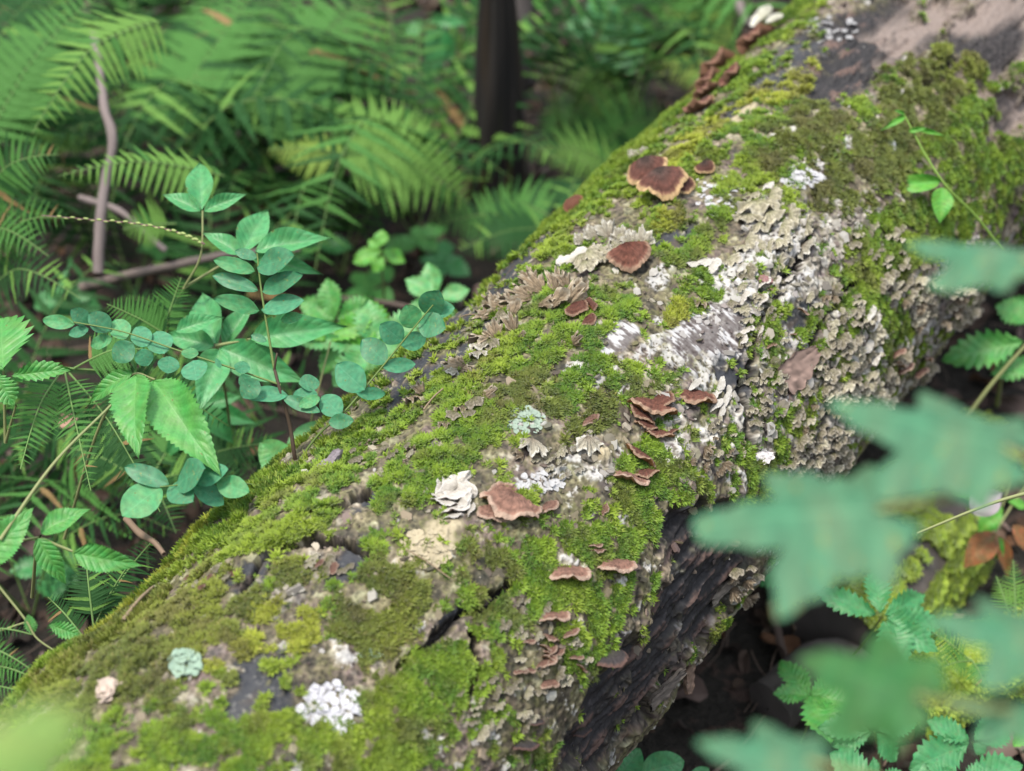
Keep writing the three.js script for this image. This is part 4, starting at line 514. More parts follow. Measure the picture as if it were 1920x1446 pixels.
const LM = {
  sap: leafMat(leafTex([72, 140, 104], [118, 176, 138], { side: 7, spots: 14, seed: 3, soft: 0.3 }), 0.68, { bumpMap: null, specularIntensity: 0.6 }),
  serr: leafMat(leafTex([76, 146, 66], [105, 165, 90], { side: 11, spots: 9, seed: 5 }), 0.5, { bumpScale: 0.0016 }),
  serrBlue: leafMat(leafTex([78, 150, 92], [105, 165, 115], { side: 9, spots: 9, seed: 6 }), 0.48, { bumpScale: 0.001 }),
  creep: leafMat(leafTex([64, 136, 82], [110, 160, 95], { side: 7, spots: 46, seed: 8, brown: [60, 45, 40] }), 0.5, { bumpScale: 0.001 }),
  sap2: leafMat(leafTex([84, 150, 98], [120, 178, 132], { side: 7, spots: 34, seed: 23, soft: 0.3 }), 0.6, { bumpMap: null, specularIntensity: 0.6 }),
  sap3: leafMat(leafTex([62, 128, 90], [100, 162, 122], { side: 7, spots: 60, seed: 24, soft: 0.3, brown: [120, 110, 70] }), 0.55, { bumpMap: null }),
  maple2: leafMat(leafTex([58, 108, 60], [80, 136, 76], { side: 5, spots: 12, seed: 29, brown: [110, 80, 50] }), 0.62, { specularIntensity: 0.4 }),
  maple: leafMat(leafTex([78, 124, 94], [112, 158, 122], { side: 6, spots: 26, seed: 9, brown: [130, 95, 60] }), 0.62, { specularIntensity: 0.4 }),
  pale: leafMat(leafTex([116, 150, 70], [130, 160, 90], { side: 5, spots: 3, seed: 10 }), 0.55),
  broad: leafMat(leafTex([60, 132, 72], [95, 155, 95], { side: 8, spots: 10, seed: 11 }), 0.5),
  broad2: leafMat(leafTex([92, 160, 92], [120, 178, 115], { side: 7, spots: 14, seed: 31, soft: 0.6 }), 0.5),
  lime: leafMat(leafTex([88, 156, 52], [125, 180, 85], { side: 8, spots: 6, seed: 12 }), 0.55),
  red: leafMat(leafTex([140, 96, 62], [130, 150, 70], { side: 8, spots: 10, seed: 13 }), 0.55),
};
const stemMat = mat([0.13, 0.2, 0.055], 0.6), stalkMat = mat([0.23, 0.26, 0.11], 0.6), barkStem = mat([0.075, 0.05, 0.035], 0.7), fernStem = mat([0.12, 0.22, 0.06], 0.65);
const G = {
  oval: [1, 2, 3].map((s) => leafGeo({ w: 1, peak: 0.5, fold: 0.05, droop: 0.06, wave: 0.02, nv: 16, nu: 6, tipPow: 0.68, basePow: 0.72, seed: s, bite: s === 3 ? 0.25 : 0 })),
  lance: [1, 2, 3].map((s) => leafGeo({ w: 1, peak: 0.4, fold: 0.12, droop: 0.1 + 0.08 * s, wave: 0.02, nv: 22, nu: 6, tipPow: 1.25, basePow: 0.75, seed: s })),
  serr: [1, 2, 3].map((s) => leafGeo({ w: 1, peak: 0.38, fold: 0.08, droop: 0.12 + 0.06 * s, wave: 0.025, teeth: 24, tooth: 0.09, nv: 96, nu: 6, tipPow: 1.2, basePow: 0.7, seed: s })),
  coarse: [1, 2, 3].map((s) => leafGeo({ w: 1, peak: 0.55, fold: 0.07, droop: 0.12, wave: 0.035, teeth: 9, tooth: 0.2, nv: 63, nu: 6, tipPow: 0.9, basePow: 0.9, seed: s })),
};
let leafN = 0;
// a leaf from its base to its tip, both as [x, y, depth]; wr is width over length, face how it is turned: the upper side's direction
const skyward = V(0, 0.8, 0.6);
function leafOn(t, geo, m, a, b, wr, face = skyward, name = 'leaf') {
  if (m === LM.sap) m = [LM.sap, LM.sap, LM.sap2, LM.sap3][Math.floor(hash(leafN, 77) * 4)];
  const A = at(...a), B = at(...b), d = B.clone().sub(A), L = d.length(), g = geo[leafN++ % geo.length], j = V(hash(leafN, 1) - 0.5, 0, hash(leafN, 2) - 0.5).multiplyScalar(0.5);
  return setM(part(name, g, m, t), basis(d, face.clone().add(j), A.sub(t.position), L * wr * (geo === G.oval ? 0.98 + 0.16 * hash(leafN, 8) : 1), L, L));
}
const stemOn = (t, pts, r0, r1, m, name = 'stem') => part(name, tube(pts.map((p) => at(...p).sub(t.position)), r0, r1, 6, pts.length * 5), m, t);
const rootOf = (x, y, d) => at(x, y, d);
{ // sapling with rounded leaflets behind the log
  const t = thing('sapling', 'slender dark-stemmed sapling with rounded blue-green leaflets behind the log', 'sapling', rootOf(600, 1010, 1.3));
  stemOn(t, [[600, 1010, 1.3], [566, 905, 1.24], [553, 860, 1.2], [543, 795, 1.19], [524, 728, 1.18], [514, 690, 1.18]], 0.0022, 0.0013, barkStem);
  stemOn(t, [[514, 690, 1.18], [507, 650, 1.18], [497, 590, 1.18], [488, 530, 1.18], [482, 475, 1.18]], 0.0012, 0.0007, stemMat);
  stemOn(t, [[514, 695, 1.18], [518, 670, 1.175], [520, 662, 1.175]], 0.001, 0.0008, barkStem);
  stemOn(t, [[526, 722, 1.18], [440, 692, 1.175], [330, 656, 1.17], [230, 622, 1.165], [138, 604, 1.16]], 0.0009, 0.0005, stemMat, 'leaf_stalk');
  const fr = [[140, 609, 77, 599, 0.36], [168, 607, 133, 580, 0.72], [166, 616, 128, 628, 0.55], [208, 620, 166, 588, 0.72], [210, 634, 168, 648, 0.5], [236, 636, 214, 598, 0.85], [250, 644, 212, 676, 0.8], [276, 650, 254, 612, 0.8], [264, 654, 276, 687, 1], [308, 664, 292, 620, 0.9], [318, 668, 314, 700, 1.25], [356, 673, 356, 651, 1.3], [362, 676, 368, 712, 1.05], [452, 701, 456, 677, 1.1], [414, 690, 404, 672, 0.5], [470, 706, 448, 722, 0.9], [484, 712, 454, 746, 0.9]];
  fr.forEach(([x0, y0, x1, y1, w]) => leafOn(t, G.oval, LM.sap, [x0, y0, 1.17], [x1, y1, 1.168 + 0.02 * (hash(x1, y1) - 0.5)], w, V(0.1, 0.75, 0.75), 'leaflet'));
  stemOn(t, [[558, 868, 1.2], [600, 812, 1.19], [640, 778, 1.185], [715, 690, 1.18], [770, 622, 1.175], [812, 572, 1.17]], 0.0011, 0.0006, stemMat, 'leaf_stalk');
  const fr2 = [[798, 590, 822, 546, 0.8], [800, 582, 852, 578, 0.6], [776, 615, 762, 572, 0.85], [785, 606, 834, 614, 0.7], [755, 640, 714, 608, 0.8], [752, 648, 800, 632, 0.6], [724, 681, 678, 636, 0.75], [716, 688, 780, 682, 0.42], [684, 732, 630, 682, 0.75], [668, 738, 724, 738, 0.42], [640, 778, 602, 742, 0.8], [616, 792, 662, 788, 0.5], [600, 745, 560, 762, 0.5], [596, 740, 548, 740, 0.6]];
  fr2.forEach(([x0, y0, x1, y1, w]) => leafOn(t, G.oval, LM.sap, [x0, y0, 1.18], [x1, y1, 1.178 + 0.03 * (hash(x1, y1) - 0.5)], w, V(0, 0.75, 0.75), 'leaflet'));
  const fr3 = [[478, 509, 400, 486, 0.36], [484, 545, 397, 515, 0.34], [486, 583, 403, 558, 0.32], [482, 502, 548, 478, 0.5], [492, 546, 564, 514, 0.38], [490, 582, 568, 562, 0.42], [482, 484, 440, 470, 0.5], [500, 640, 470, 628, 0.5], [540, 742, 452, 738, 0.36], [530, 745, 600, 772, 0.34], [560, 720, 600, 716, 0.8], [526, 600, 566, 592, 0.5]];
  fr3.forEach(([x0, y0, x1, y1, w]) => leafOn(t, G.oval, LM.sap, [x0, y0, 1.18], [x1, y1, 1.17 + 0.05 * (hash(x1, y1) - 0.5)], w, V(0, 0.85, 0.55), 'leaflet'));
}
{ // low spray in front of it
  const t = thing('leafy_spray', 'low spray of six rounded blue-green leaflets reaching out over the log\'s edge', 'leafy spray', rootOf(520, 925, 1.2));
  stemOn(t, [[520, 925, 1.2], [470, 908, 1.16], [400, 904, 1.14], [300, 913, 1.12]], 0.0009, 0.0005, stemMat, 'leaf_stalk');
  [[317, 909, 232, 874, 0.4], [302, 912, 228, 966, 0.72], [332, 906, 380, 878, 0.7], [366, 903, 426, 878, 0.62], [318, 912, 360, 938, 0.62], [362, 908, 420, 946, 0.6], [406, 905, 466, 922, 0.62]].forEach(([x0, y0, x1, y1, w]) => leafOn(t, G.oval, LM.sap, [x0, y0, 1.13], [x1, y1, 1.12 + 0.03 * (hash(x1, y1) - 0.5)], w, V(0, 0.9, 0.5), 'leaflet'));
}
// plants with pointed, toothed leaves
function herb(name, label, root, stems, leaves, m, geo, r = 0.0016, sm = stalkMat) {
  const t = thing(name, label, 'plant', rootOf(...root)); stems.forEach((s) => stemOn(t, s, r, r * 0.6, sm)); leaves.forEach(([x0, y0, x1, y1, w, d, dd = 0, f]) => leafOn(t, geo, m, [x0, y0, d], [x1, y1, d + dd], w, f || V(0, 0.8, 0.6))); return t;
}
herb('broadleaf_plant', 'tall plant with pale pointed leaves rising behind the rounded-leaf sapling', [300, 760, 1.5], [[[300, 760, 1.5], [318, 600, 1.4], [345, 540, 1.36], [376, 480, 1.34], [380, 395, 1.34]], [[345, 540, 1.36], [410, 500, 1.35], [450, 478, 1.34]]],
  [[379, 394, 368, 278, 0.36, 1.34, 0.03, V(0, 0.3, 0.95)], [376, 396, 304, 358, 0.42, 1.34, 0, V(0, 0.9, 0.4)], [382, 396, 460, 358, 0.36, 1.34], [454, 476, 503, 370, 0.42, 1.33, 0.03, V(0, 0.3, 0.95)], [452, 478, 380, 430, 0.42, 1.33], [478, 472, 616, 430, 0.36, 1.33], [470, 482, 602, 506, 0.3, 1.34]], LM.serrBlue, G.lance);
herb('broadleaf_plant', 'plant with two large drooping saw-edged leaves below the rounded leaflets', [120, 1010, 1.3], [[[120, 1010, 1.3], [200, 770, 1.2], [254, 700, 1.18], [290, 712, 1.18]], [[0, 1012, 1.08], [100, 870, 1.1], [208, 760, 1.14]]],
  [[255, 704, 240, 836, 0.44, 1.17, -0.06, V(0, 0.45, 0.9)], [288, 714, 388, 862, 0.38, 1.17, -0.07, V(0.2, 0.5, 0.85)], [248, 698, 152, 748, 0.36, 1.18, 0, V(0, 0.9, 0.4)]], LM.serr, G.serr);
herb('broadleaf_plant', 'plant with a star of broad pointed leaves in the gap behind the sapling', [440, 880, 1.6], [[[440, 880, 1.6], [420, 720, 1.4], [405, 648, 1.34]], [[405, 648, 1.34], [470, 636, 1.33]]],
  [[406, 646, 368, 534, 0.42, 1.34, 0.04, V(0, 0.4, 0.9)], [402, 648, 300, 622, 0.44, 1.34], [330, 622, 412, 586, 0.4, 1.32], [410, 655, 376, 760, 0.42, 1.34, -0.05, V(0, 0.6, 0.8)], [412, 652, 560, 712, 0.42, 1.34, -0.02], [470, 636, 644, 600, 0.36, 1.33], [420, 650, 470, 560, 0.4, 1.36]], LM.serrBlue, G.lance);
herb('broadleaf_plant', 'bright lime plant with toothed leaves behind the sapling stem', [560, 930, 1.55], [[[560, 930, 1.55], [590, 760, 1.45], [620, 640, 1.45]]],
  [[620, 640, 700, 585, 0.5, 1.5], [640, 655, 760, 650, 0.5, 1.5], [610, 640, 560, 590, 0.6, 1.5], [640, 700, 720, 730, 0.5, 1.46], [720, 640, 690, 560, 0.6, 1.55], [750, 690, 830, 640, 0.6, 1.5], [660, 800, 590, 840, 0.6, 1.45]], LM.lime, G.coarse);
herb('broadleaf_plant', 'plant with a big blunt leaf standing at the photo\'s edge by ferns', [10, 830, 1.25], [[[10, 830, 1.25], [6, 690, 1.22]], [[10, 830, 1.25], [30, 760, 1.22]]],
  [[7, 694, -4, 584, 0.8, 1.2, 0.04, V(0, 0.3, 0.95)], [10, 720, 110, 676, 0.3, 1.22], [-10, 700, 24, 760, 0.7, 1.2], [20, 705, 130, 690, 0.3, 1.2]], LM.serr, G.coarse);
herb('broadleaf_plant', 'dark green toothed-leaf plant low beside the near ferns', [60, 1120, 1.2], [[[60, 1120, 1.2], [70, 1016, 1.12], [76, 1005, 1.1]], [[76, 1010, 1.1], [136, 1034, 1.1]], [[-20, 1025, 1.1], [72, 1008, 1.1]]],
  [[-30, 1060, 56, 950, 0.5, 1.08], [76, 1000, 160, 946, 0.5, 1.1], [70, 1010, 122, 1098, 0.45, 1.09], [138, 1038, 262, 1062, 0.4, 1.1], [150, 1030, 214, 1042, 0.5, 1.12]], LM.serr, G.serr);
herb('climbing_stem', 'thin brown-tipped vine with tiny leaves by the near fern tips', [50, 1250, 1.2], [[[-10, 1090, 1.1], [50, 1166, 1.1], [68, 1196, 1.1], [114, 1228, 1.1]], [[-20, 1190, 1.1], [50, 1166, 1.1]]], [[92, 1172, 150, 1192, 0.5, 1.1], [116, 1228, 130, 1200, 0.5, 1.1], [52, 1152, 62, 1190, 0.6, 1.1]], LM.serr, G.coarse, 0.0011);
herb('broadleaf_plant', 'cluster of small rounded leaves below the upright grey branch', [130, 640, 1.9], [[[130, 640, 1.9], [120, 560, 1.8]]], [[120, 545, 118, 500, 0.9, 1.78, 0.05, V(0, 0.4, 0.9)], [122, 548, 180, 545, 0.8, 1.8], [116, 552, 60, 575, 0.7, 1.78], [122, 555, 110, 600, 0.9, 1.8, 0, V(0, .4, .9)], [130, 560, 190, 580, 0.6, 1.8]], LM.broad, G.coarse);
herb('broadleaf_plant', 'out-of-focus plant with large pale leaves behind the log\'s far crest', [1120, 240, 2.9], [[[1120, 240, 2.9], [1130, 100, 2.7]]], [[1120, 60, 1060, 40, 0.8, 2.6], [1140, 60, 1130, -20, 0.9, 2.6], [1150, 40, 1180, 130, 0.8, 2.55, -0.06, V(0, 0.4, 0.9)], [1170, 30, 1210, 60, 0.9, 2.6], [1130, 90, 1170, 130, 0.8, 2.6]], LM.serrBlue, G.coarse, 0.003);
herb('broadleaf_plant', 'vivid green leafy tuft near the frame top above the arching fern', [590, 130, 2.5], [[[590, 130, 2.5], [588, 50, 2.4]]], [[585, 45, 620, 20, 0.9, 2.35, 0, V(0, 0.4, 0.9)], [580, 40, 550, 30, 0.9, 2.35], [590, 50, 600, 70, 0.9, 2.36]], LM.lime, G.coarse, 0.002);
herb('broadleaf_plant', 'maple-like leafy seedling hanging before the dark stump', [800, 140, 2.4], [[[800, 140, 2.4], [790, 60, 2.3]]], [[800, 60, 850, 110, 0.9, 2.25, 0, V(0, 0.4, 0.9)], [795, 50, 760, 60, 0.8, 2.3], [800, 40, 880, 40, 0.3, 2.3], [830, 80, 800, 140, 0.6, 2.3]], LM.broad, G.coarse, 0.002);
herb('broadleaf_plant', 'lime-green low plant between the ferns and the dark log edge', [720, 560, 1.9], [[[720, 560, 1.9], [715, 470, 1.8]]], [[714, 462, 716, 430, 0.9, 1.78, 0, V(0, 0.4, 0.9)], [712, 464, 690, 450, 0.8, 1.78], [716, 470, 760, 490, 0.6, 1.8], [716, 470, 660, 490, 0.6, 1.8], [718, 480, 700, 510, 0.8, 1.78]], LM.lime, G.coarse);
herb('broadleaf_plant', 'clump of wide pale green leaves between the sapling and the log\'s bare dark edge', [720, 760, 1.7], [[[720, 760, 1.7], [700, 660, 1.55]]], [[700, 655, 600, 620, 0.6, 1.5], [705, 655, 800, 650, 0.6, 1.5], [700, 650, 690, 560, 0.7, 1.5, 0, V(0, .5, .85)], [705, 660, 760, 740, 0.7, 1.48], [695, 660, 620, 720, 0.7, 1.48], [720, 640, 790, 580, 0.6, 1.52], [650, 640, 560, 640, 0.4, 1.5]], LM.broad2, G.coarse);
herb('broadleaf_plant', 'pair of smooth broad leaves low behind the dark stem of the sapling', [540, 960, 1.5], [[[540, 960, 1.5], [545, 880, 1.4]]], [[545, 880, 486, 830, 0.7, 1.36], [548, 885, 620, 790, 0.7, 1.38], [540, 900, 490, 870, 0.9, 1.36]], LM.broad2, G.oval);
herb('broadleaf_plant', 'thicket of toothed green leaves filling the gap behind the sapling top', [640, 720, 1.75], [[[640, 720, 1.75], [630, 600, 1.62]]], [[630, 600, 560, 560, 0.6, 1.6], [632, 600, 700, 560, 0.6, 1.6], [628, 598, 610, 520, 0.6, 1.6, 0, V(0, .5, .85)], [634, 604, 690, 640, 0.7, 1.58], [628, 604, 560, 640, 0.6, 1.58], [640, 640, 600, 700, 0.6, 1.6], [650, 650, 730, 690, 0.6, 1.6]], LM.serr, G.coarse);
herb('broadleaf_plant', 'low green leaves crowding the log\'s bare dark edge above the leaflets', [830, 640, 1.75], [[[830, 640, 1.75], [820, 560, 1.66]]], [[820, 560, 760, 520, 0.6, 1.64], [822, 560, 880, 540, 0.6, 1.66], [818, 556, 800, 490, 0.6, 1.66, 0, V(0, .5, .85)], [824, 566, 850, 600, 0.7, 1.64], [816, 566, 760, 590, 0.6, 1.62], [820, 580, 790, 640, 0.6, 1.6]], LM.broad2, G.coarse);
herb('broadleaf_plant', 'shaded leafy tangle behind the two drooping saw-edged leaves', [330, 900, 1.6], [[[330, 900, 1.6], [380, 760, 1.5]]], [[380, 760, 320, 720, 0.5, 1.5], [382, 760, 450, 740, 0.5, 1.5], [380, 764, 440, 830, 0.5, 1.48], [376, 766, 330, 830, 0.5, 1.5], [384, 770, 480, 790, 0.4, 1.5], [360, 800, 300, 860, 0.4, 1.5]], LM.broad, G.lance);
// seedling growing out of the log
{
  const h = hitLog(1850, 425), t = thing('seedling', 'thin green seedling with two leaves arching over the log\'s far flank', 'seedling', at(1880, 470, 1.5));
  stemOn(t, [[1880, 470, 1.5], [1832, 408, 1.48], [1775, 350, 1.46], [1735, 290, 1.46], [1706, 235, 1.46], [1694, 212, 1.46]], 0.0016, 0.0009, mat([0.2, 0.34, 0.06], 0.5));
  [[1764, 340, 1636, 352, 0.26], [1766, 352, 1766, 416, 0.62], [1710, 240, 1774, 252, 0.16], [1698, 218, 1658, 240, 0.22], [1696, 214, 1680, 206, 0.3], [1704, 246, 1736, 240, 0.3]].forEach(([x0, y0, x1, y1, w]) => leafOn(t, G.serr, LM.lime, [x0, y0, 1.46], [x1, y1, 1.45], w, V(0, 0.6, 0.8)));
}
{ // the thin flower spike
  const t = thing('flower_spike', 'thin arching spike of tiny buds crossing in front of the upright branch', 'flower spike', at(384, 458, 1.33)); stemOn(t, [[384, 458, 1.33], [340, 438, 1.33], [260, 420, 1.34], [170, 412, 1.35], [78, 404, 1.36]], 0.0007, 0.0004, mat([0.2, 0.1, 0.12], 0.7));
  const cv = new THREE.CatmullRomCurve3([[384, 458, 1.33], [340, 438, 1.33], [260, 420, 1.34], [170, 412, 1.35], [78, 404, 1.36]].map((p) => at(...p).sub(t.position))), bm = mat([0.28, 0.36, 0.12], 0.6), bg = new THREE.SphereGeometry(1, 8, 6).scale(0.6, 0.6, 1.1);
  for (let n = 0; n < 26; n++) setM(part('bud', bg, bm, t), basis(cv.getTangent(0.06 + n * 0.034), V(0, 1, 0), cv.getPoint(0.06 + n * 0.034).add(V(0, 0.0008 * (n % 2 ? 1 : -1), 0)), 0.0026 - n * 0.00004, 0.0026 - n * 0.00004, 0.0026));
}
// creeper with five leaflets to a leaf
function creeper(label, x, y, d, tips, seed, stalkTo) {
  const t = thing('creeper', label, 'creeper', at(...stalkTo)); stemOn(t, [stalkTo, [(x + stalkTo[0]) / 2 + 4, (y + stalkTo[1]) / 2, (d + stalkTo[2]) / 2], [x, y, d]], 0.0016, 0.0011, stalkMat, 'leaf_stalk');
  tips.forEach(([x1, y1, w, dd = 0]) => leafOn(t, G.coarse, LM.creep, [lerp(x, x1, 0.08), lerp(y, y1, 0.08), d], [x1, y1, d + dd], w, V(0, 0.9, 0.5), 'leaflet')); return t;
}
creeper('five-leaved creeper over the yellow-green mossy log', 1652, 1158, 1.42, [[1532, 1106, 0.4], [1640, 1060, 0.5, 0.03], [1700, 1240, 0.75, -0.03], [1770, 1170, 0.5], [1740, 1110, 0.4, 0.03], [1760, 1220, 0.5, -.02]], 1, [1600, 1230, 1.5]);
creeper('five-leaved spotted creeper lowest by the frame\'s corner', 1824, 1392, 1.38, [[1740, 1350, 0.55], [1710, 1440, 0.6, -0.02], [1756, 1402, 0.5], [1900, 1370, 0.5, 0.02], [1850, 1412, 0.9], [1870, 1340, 0.5]], 2, [1850, 1470, 1.45]);
creeper('creeper leaf with a single broad toothed leaflet over dark litter', 1640, 1370, 1.4, [[1684, 1428, 0.75], [1536, 1362, 0.45], [1560, 1400, 0.5], [1720, 1350, 0.6]], 3, [1650, 1460, 1.46]);
creeper('spotted creeper leaves in the corner below the others', 1800, 1470, 1.36, [[1740, 1430, 0.5], [1770, 1440, 0.5], [1860, 1440, 0.7], [1920, 1430, 0.6]], 4, [1820, 1520, 1.44]);
creeper('creeper leaves at the bottom between the log and the corner clump', 1640, 1470, 1.36, [[1560, 1410, 0.75], [1640, 1420, 0.5], [1700, 1450, 0.6]], 5, [1640, 1530, 1.44]);
herb('ground_leaf_plant', 'plant with rounded spotted leaves at the log\'s foot on the frame edge', [1190, 1480, 1.36], [[[1190, 1480, 1.36], [1180, 1450, 1.33]], [[1260, 1490, 1.36], [1250, 1450, 1.34]]], [[1110, 1446, 1160, 1400, 0.8, 1.32], [1150, 1470, 1200, 1404, 0.7, 1.33], [1200, 1450, 1284, 1428, 0.7, 1.34], [1100, 1462, 1160, 1440, 0.5, 1.32], [1290, 1470, 1330, 1440, 0.6, 1.36]], LM.creep, G.oval);
herb('broadleaf_plant', 'plant with broad leaves in the dark gap beyond the log\'s fork', [1870, 760, 1.85], [[[1800, 800, 1.62], [1860, 720, 1.6], [1930, 640, 1.58]], [[1870, 760, 1.85], [1880, 690, 1.7]]], [[1920, 640, 1770, 672, 0.45, 1.62], [1935, 600, 1870, 570, 0.8, 1.66], [1950, 680, 1860, 700, 0.5, 1.64], [1940, 560, 1880, 600, 0.7, 1.68]], LM.serr, G.coarse, 0.003);
herb('vine_plant', 'vine with reddish drying leaves above the yellow-green mossy log', [1930, 900, 1.75], [[[1930, 900, 1.7], [1890, 960, 1.62], [1866, 1000, 1.6]], [[1960, 915, 1.2], [1860, 944, 1.2], [1720, 1000, 1.22]]], [[1868, 1000, 1806, 1064, 0.6, 1.6], [1872, 1004, 1900, 1090, 0.3, 1.6], [1900, 985, 1940, 1040, 0.5, 1.6]], LM.red, G.lance, 0.0018);
herb('vine_plant', 'green-leaved vine beside the reddish drying leaves', [1900, 880, 1.75], [[[1900, 880, 1.7], [1880, 950, 1.62]]], [[1880, 950, 1836, 1000, 0.6, 1.62], [1866, 1002, 1874, 1050, 0.7, 1.6], [1890, 940, 1930, 950, 0.5, 1.63], [1820, 930, 1780, 900, 0.6, 1.7], [1900, 1400, 1960, 1330, 0.6, 1.4], [1890, 900, 1850, 880, 0.7, 1.7]], LM.lime, G.coarse, 0.0016);
// maple leaves close to the lens
const mapleGeo = [1, 2, 3, 4].map((seed) => {
  const nr = 8, pts = [], lobes = [[0, 1.0, 0.4], [1.0, 0.86, 0.36], [-1.0, 0.86, 0.36], [1.95, 0.66, 0.34], [-1.95, 0.66, 0.34]], nt = 120, pos = [], uv = [];
  for (let i = 0; i <= nr; i++) for (let j = 0; j <= nt; j++) { const a = (j / nt * 2 - 1) * Math.PI, rho = i / nr; let r = 0.5; for (const [la, ll, lw] of lobes) { const q = Math.abs(a - la * (1 + 0.05 * noise(seed, la, 1))); r = Math.max(r, ll * Math.exp(-Math.pow(q / lw, 1.3) * 0.45) * (1 + 0.06 * noise(la * 3, seed, 2))); } r = r * (1 + 0.09 * Math.abs(Math.sin(a * 11 + seed)) - 0.05) * (Math.abs(a) > 2.7 ? 1 - 0.6 * sst(2.7, 3.14, Math.abs(a)) : 1); const x = Math.sin(a) * r * rho * 0.95, z = 0.32 + Math.cos(a) * r * rho; pos.push(x, 0.12 * Math.cos(a * 2.2) * rho * r - 0.16 * rho * rho * r + 0.05 * noise(x * 3, z * 3, seed), z); uv.push(0.5 + x * 0.5, clamp(z / 1.3)); }
  return geoFrom(pos, gridIdx(nt, nr), null, uv);
});
function maple(label, x0, y0, d0, x1, y1, d1, m, n, face = V(0, 0.85, 0.5), stalk, wide = 0.95) {
  const A = at(x0, y0, d0 * 0.96), B = at(x1, y1, d1 * 0.96), t = thing('maple_leaf', label, 'leaf', A), d = B.clone().sub(A), L = d.length() / 1.32 * (wide < 1 ? 0.82 : 1), st = d.clone().multiplyScalar(wide < 1 ? 0.18 : 0); setM(part('leaf_blade', mapleGeo[n % 4], m, t), basis(d, face, st, L * wide, L, L));
  if (stalk) part('leaf_stalk', tube([V(0, 0, 0).addScaledVector(d, wide < 1 ? 0.24 : 0.08), at(...stalk).sub(A).multiplyScalar(0.5), at(...stalk).sub(A)], 0.0012, 0.0016, 6, 8), stalkMat, t); return t;
}
const flatUp = V(0.05, 1, -0.05);
maple('topmost blurred maple leaf hanging over the log\'s deep fork', 1990, 495, 0.62, 1700, 452, 0.66, LM.maple, 0, flatUp, [2060, 560, 0.6]);
maple('large blurred maple leaf with long lobes over the flank\'s tan fungi', 1990, 868, 0.58, 1560, 752, 0.62, LM.maple, 1, V(0, 1, 0), [2080, 960, 0.56]);
maple('blurred maple leaf pointing at the black rotten wood', 1765, 945, 0.58, 1290, 985, 0.6, LM.maple, 2, V(-0.05, 1, 0.02), [1930, 900, 0.58]);
maple('blurred maple leaf at the frame edge over the creeper', 2060, 1210, 0.56, 1740, 1160, 0.57, LM.maple, 3, flatUp, [2120, 1260, 0.54]);
maple('darker blurred maple leaf hanging before the hollow under the log', 1790, 1330, 0.53, 1500, 1230, 0.57, LM.maple2, 0, V(0, 0.9, 0.35), [1900, 1330, 0.54]);
maple('lowest blurred maple leaf over the dark litter', 1580, 1440, 0.54, 1310, 1390, 0.56, LM.maple, 1, flatUp, [1750, 1500, 0.52]);
maple('narrow blurred maple leaf beside the corner creeper', 2000, 1350, 0.55, 1770, 1310, 0.57, LM.maple, 2, V(0, 1, -0.2), [2050, 1450, 0.55]);
maple('very blurred pale leaf tip poking in at the bottom corner over moss', -140, 1560, 0.3, 150, 1320, 0.33, LM.pale, 3, V(0, 0.7, 0.7), [-220, 1640, 0.33], 1.2);
// ---------------------------------------------------------------- ferns: a fern is fronds, a frond carries pinnae
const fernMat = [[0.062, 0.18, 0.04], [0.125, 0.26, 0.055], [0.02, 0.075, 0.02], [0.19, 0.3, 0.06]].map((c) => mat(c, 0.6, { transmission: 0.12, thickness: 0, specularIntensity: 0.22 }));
const brownMat = mat([0.2, 0.13, 0.05], 0.8);
function pinnaGeo(np, droop, seed, sharp = 1) {
  const pos = [], idx = [], q = (p) => { pos.push(...p); return pos.length / 3 - 1; };
  const Y = (z) => -droop * z * z + 0.02 * noise(z * 5, seed, 1), rib = 0.006; for (let k = 0; k <= 6; k++) { const z = k / 6; q([-rib * (1 - z), Y(z) + 0.004, z]); q([rib * (1 - z), Y(z) + 0.004, z]); if (k) { const b = (k - 1) * 2; idx.push(b, b + 1, b + 2, b + 1, b + 3, b + 2); } }
  for (let n = 0; n < np; n++) for (const s of [-1, 1]) { const z = (n + 0.3) / np, L = 0.13 * Math.pow(1 - z, 0.62) * Math.min(1, 0.55 + z * 5) * (1 + 0.15 * noise(n, s, seed)), w = 0.5 / np * 1.02, sw = L * 0.42, y = Y(z), lift = 0.012 - 0.05 * L * noise(n * 0.7, s, seed + 3);
    const a = q([0, y, z - w * 0.8]), b = q([0, y, z + w]), c = q([s * L * 0.55, y + lift, z + sw * 0.5 - w]), d = q([s * L * 0.55, y + lift, z + sw * 0.5 + w * 0.85]), e = q([s * L * 0.9, y + lift * 0.3, z + sw * 0.95 - w * 0.6]), f = q([s * L, y, z + sw * 1.15 + w * 0.2]); idx.push(a, c, b, b, c, d, c, e, d, d, e, f); }
  return geoFrom(pos, idx);
}
const PIN = [[16, 0.1, 1], [16, 0.3, 2], [18, 0.18, 3], [14, 0.05, 4]].map((a) => pinnaGeo(...a)), PIN_LOW = [[8, 0.12, 5], [8, 0.28, 6]].map((a) => pinnaGeo(...a));
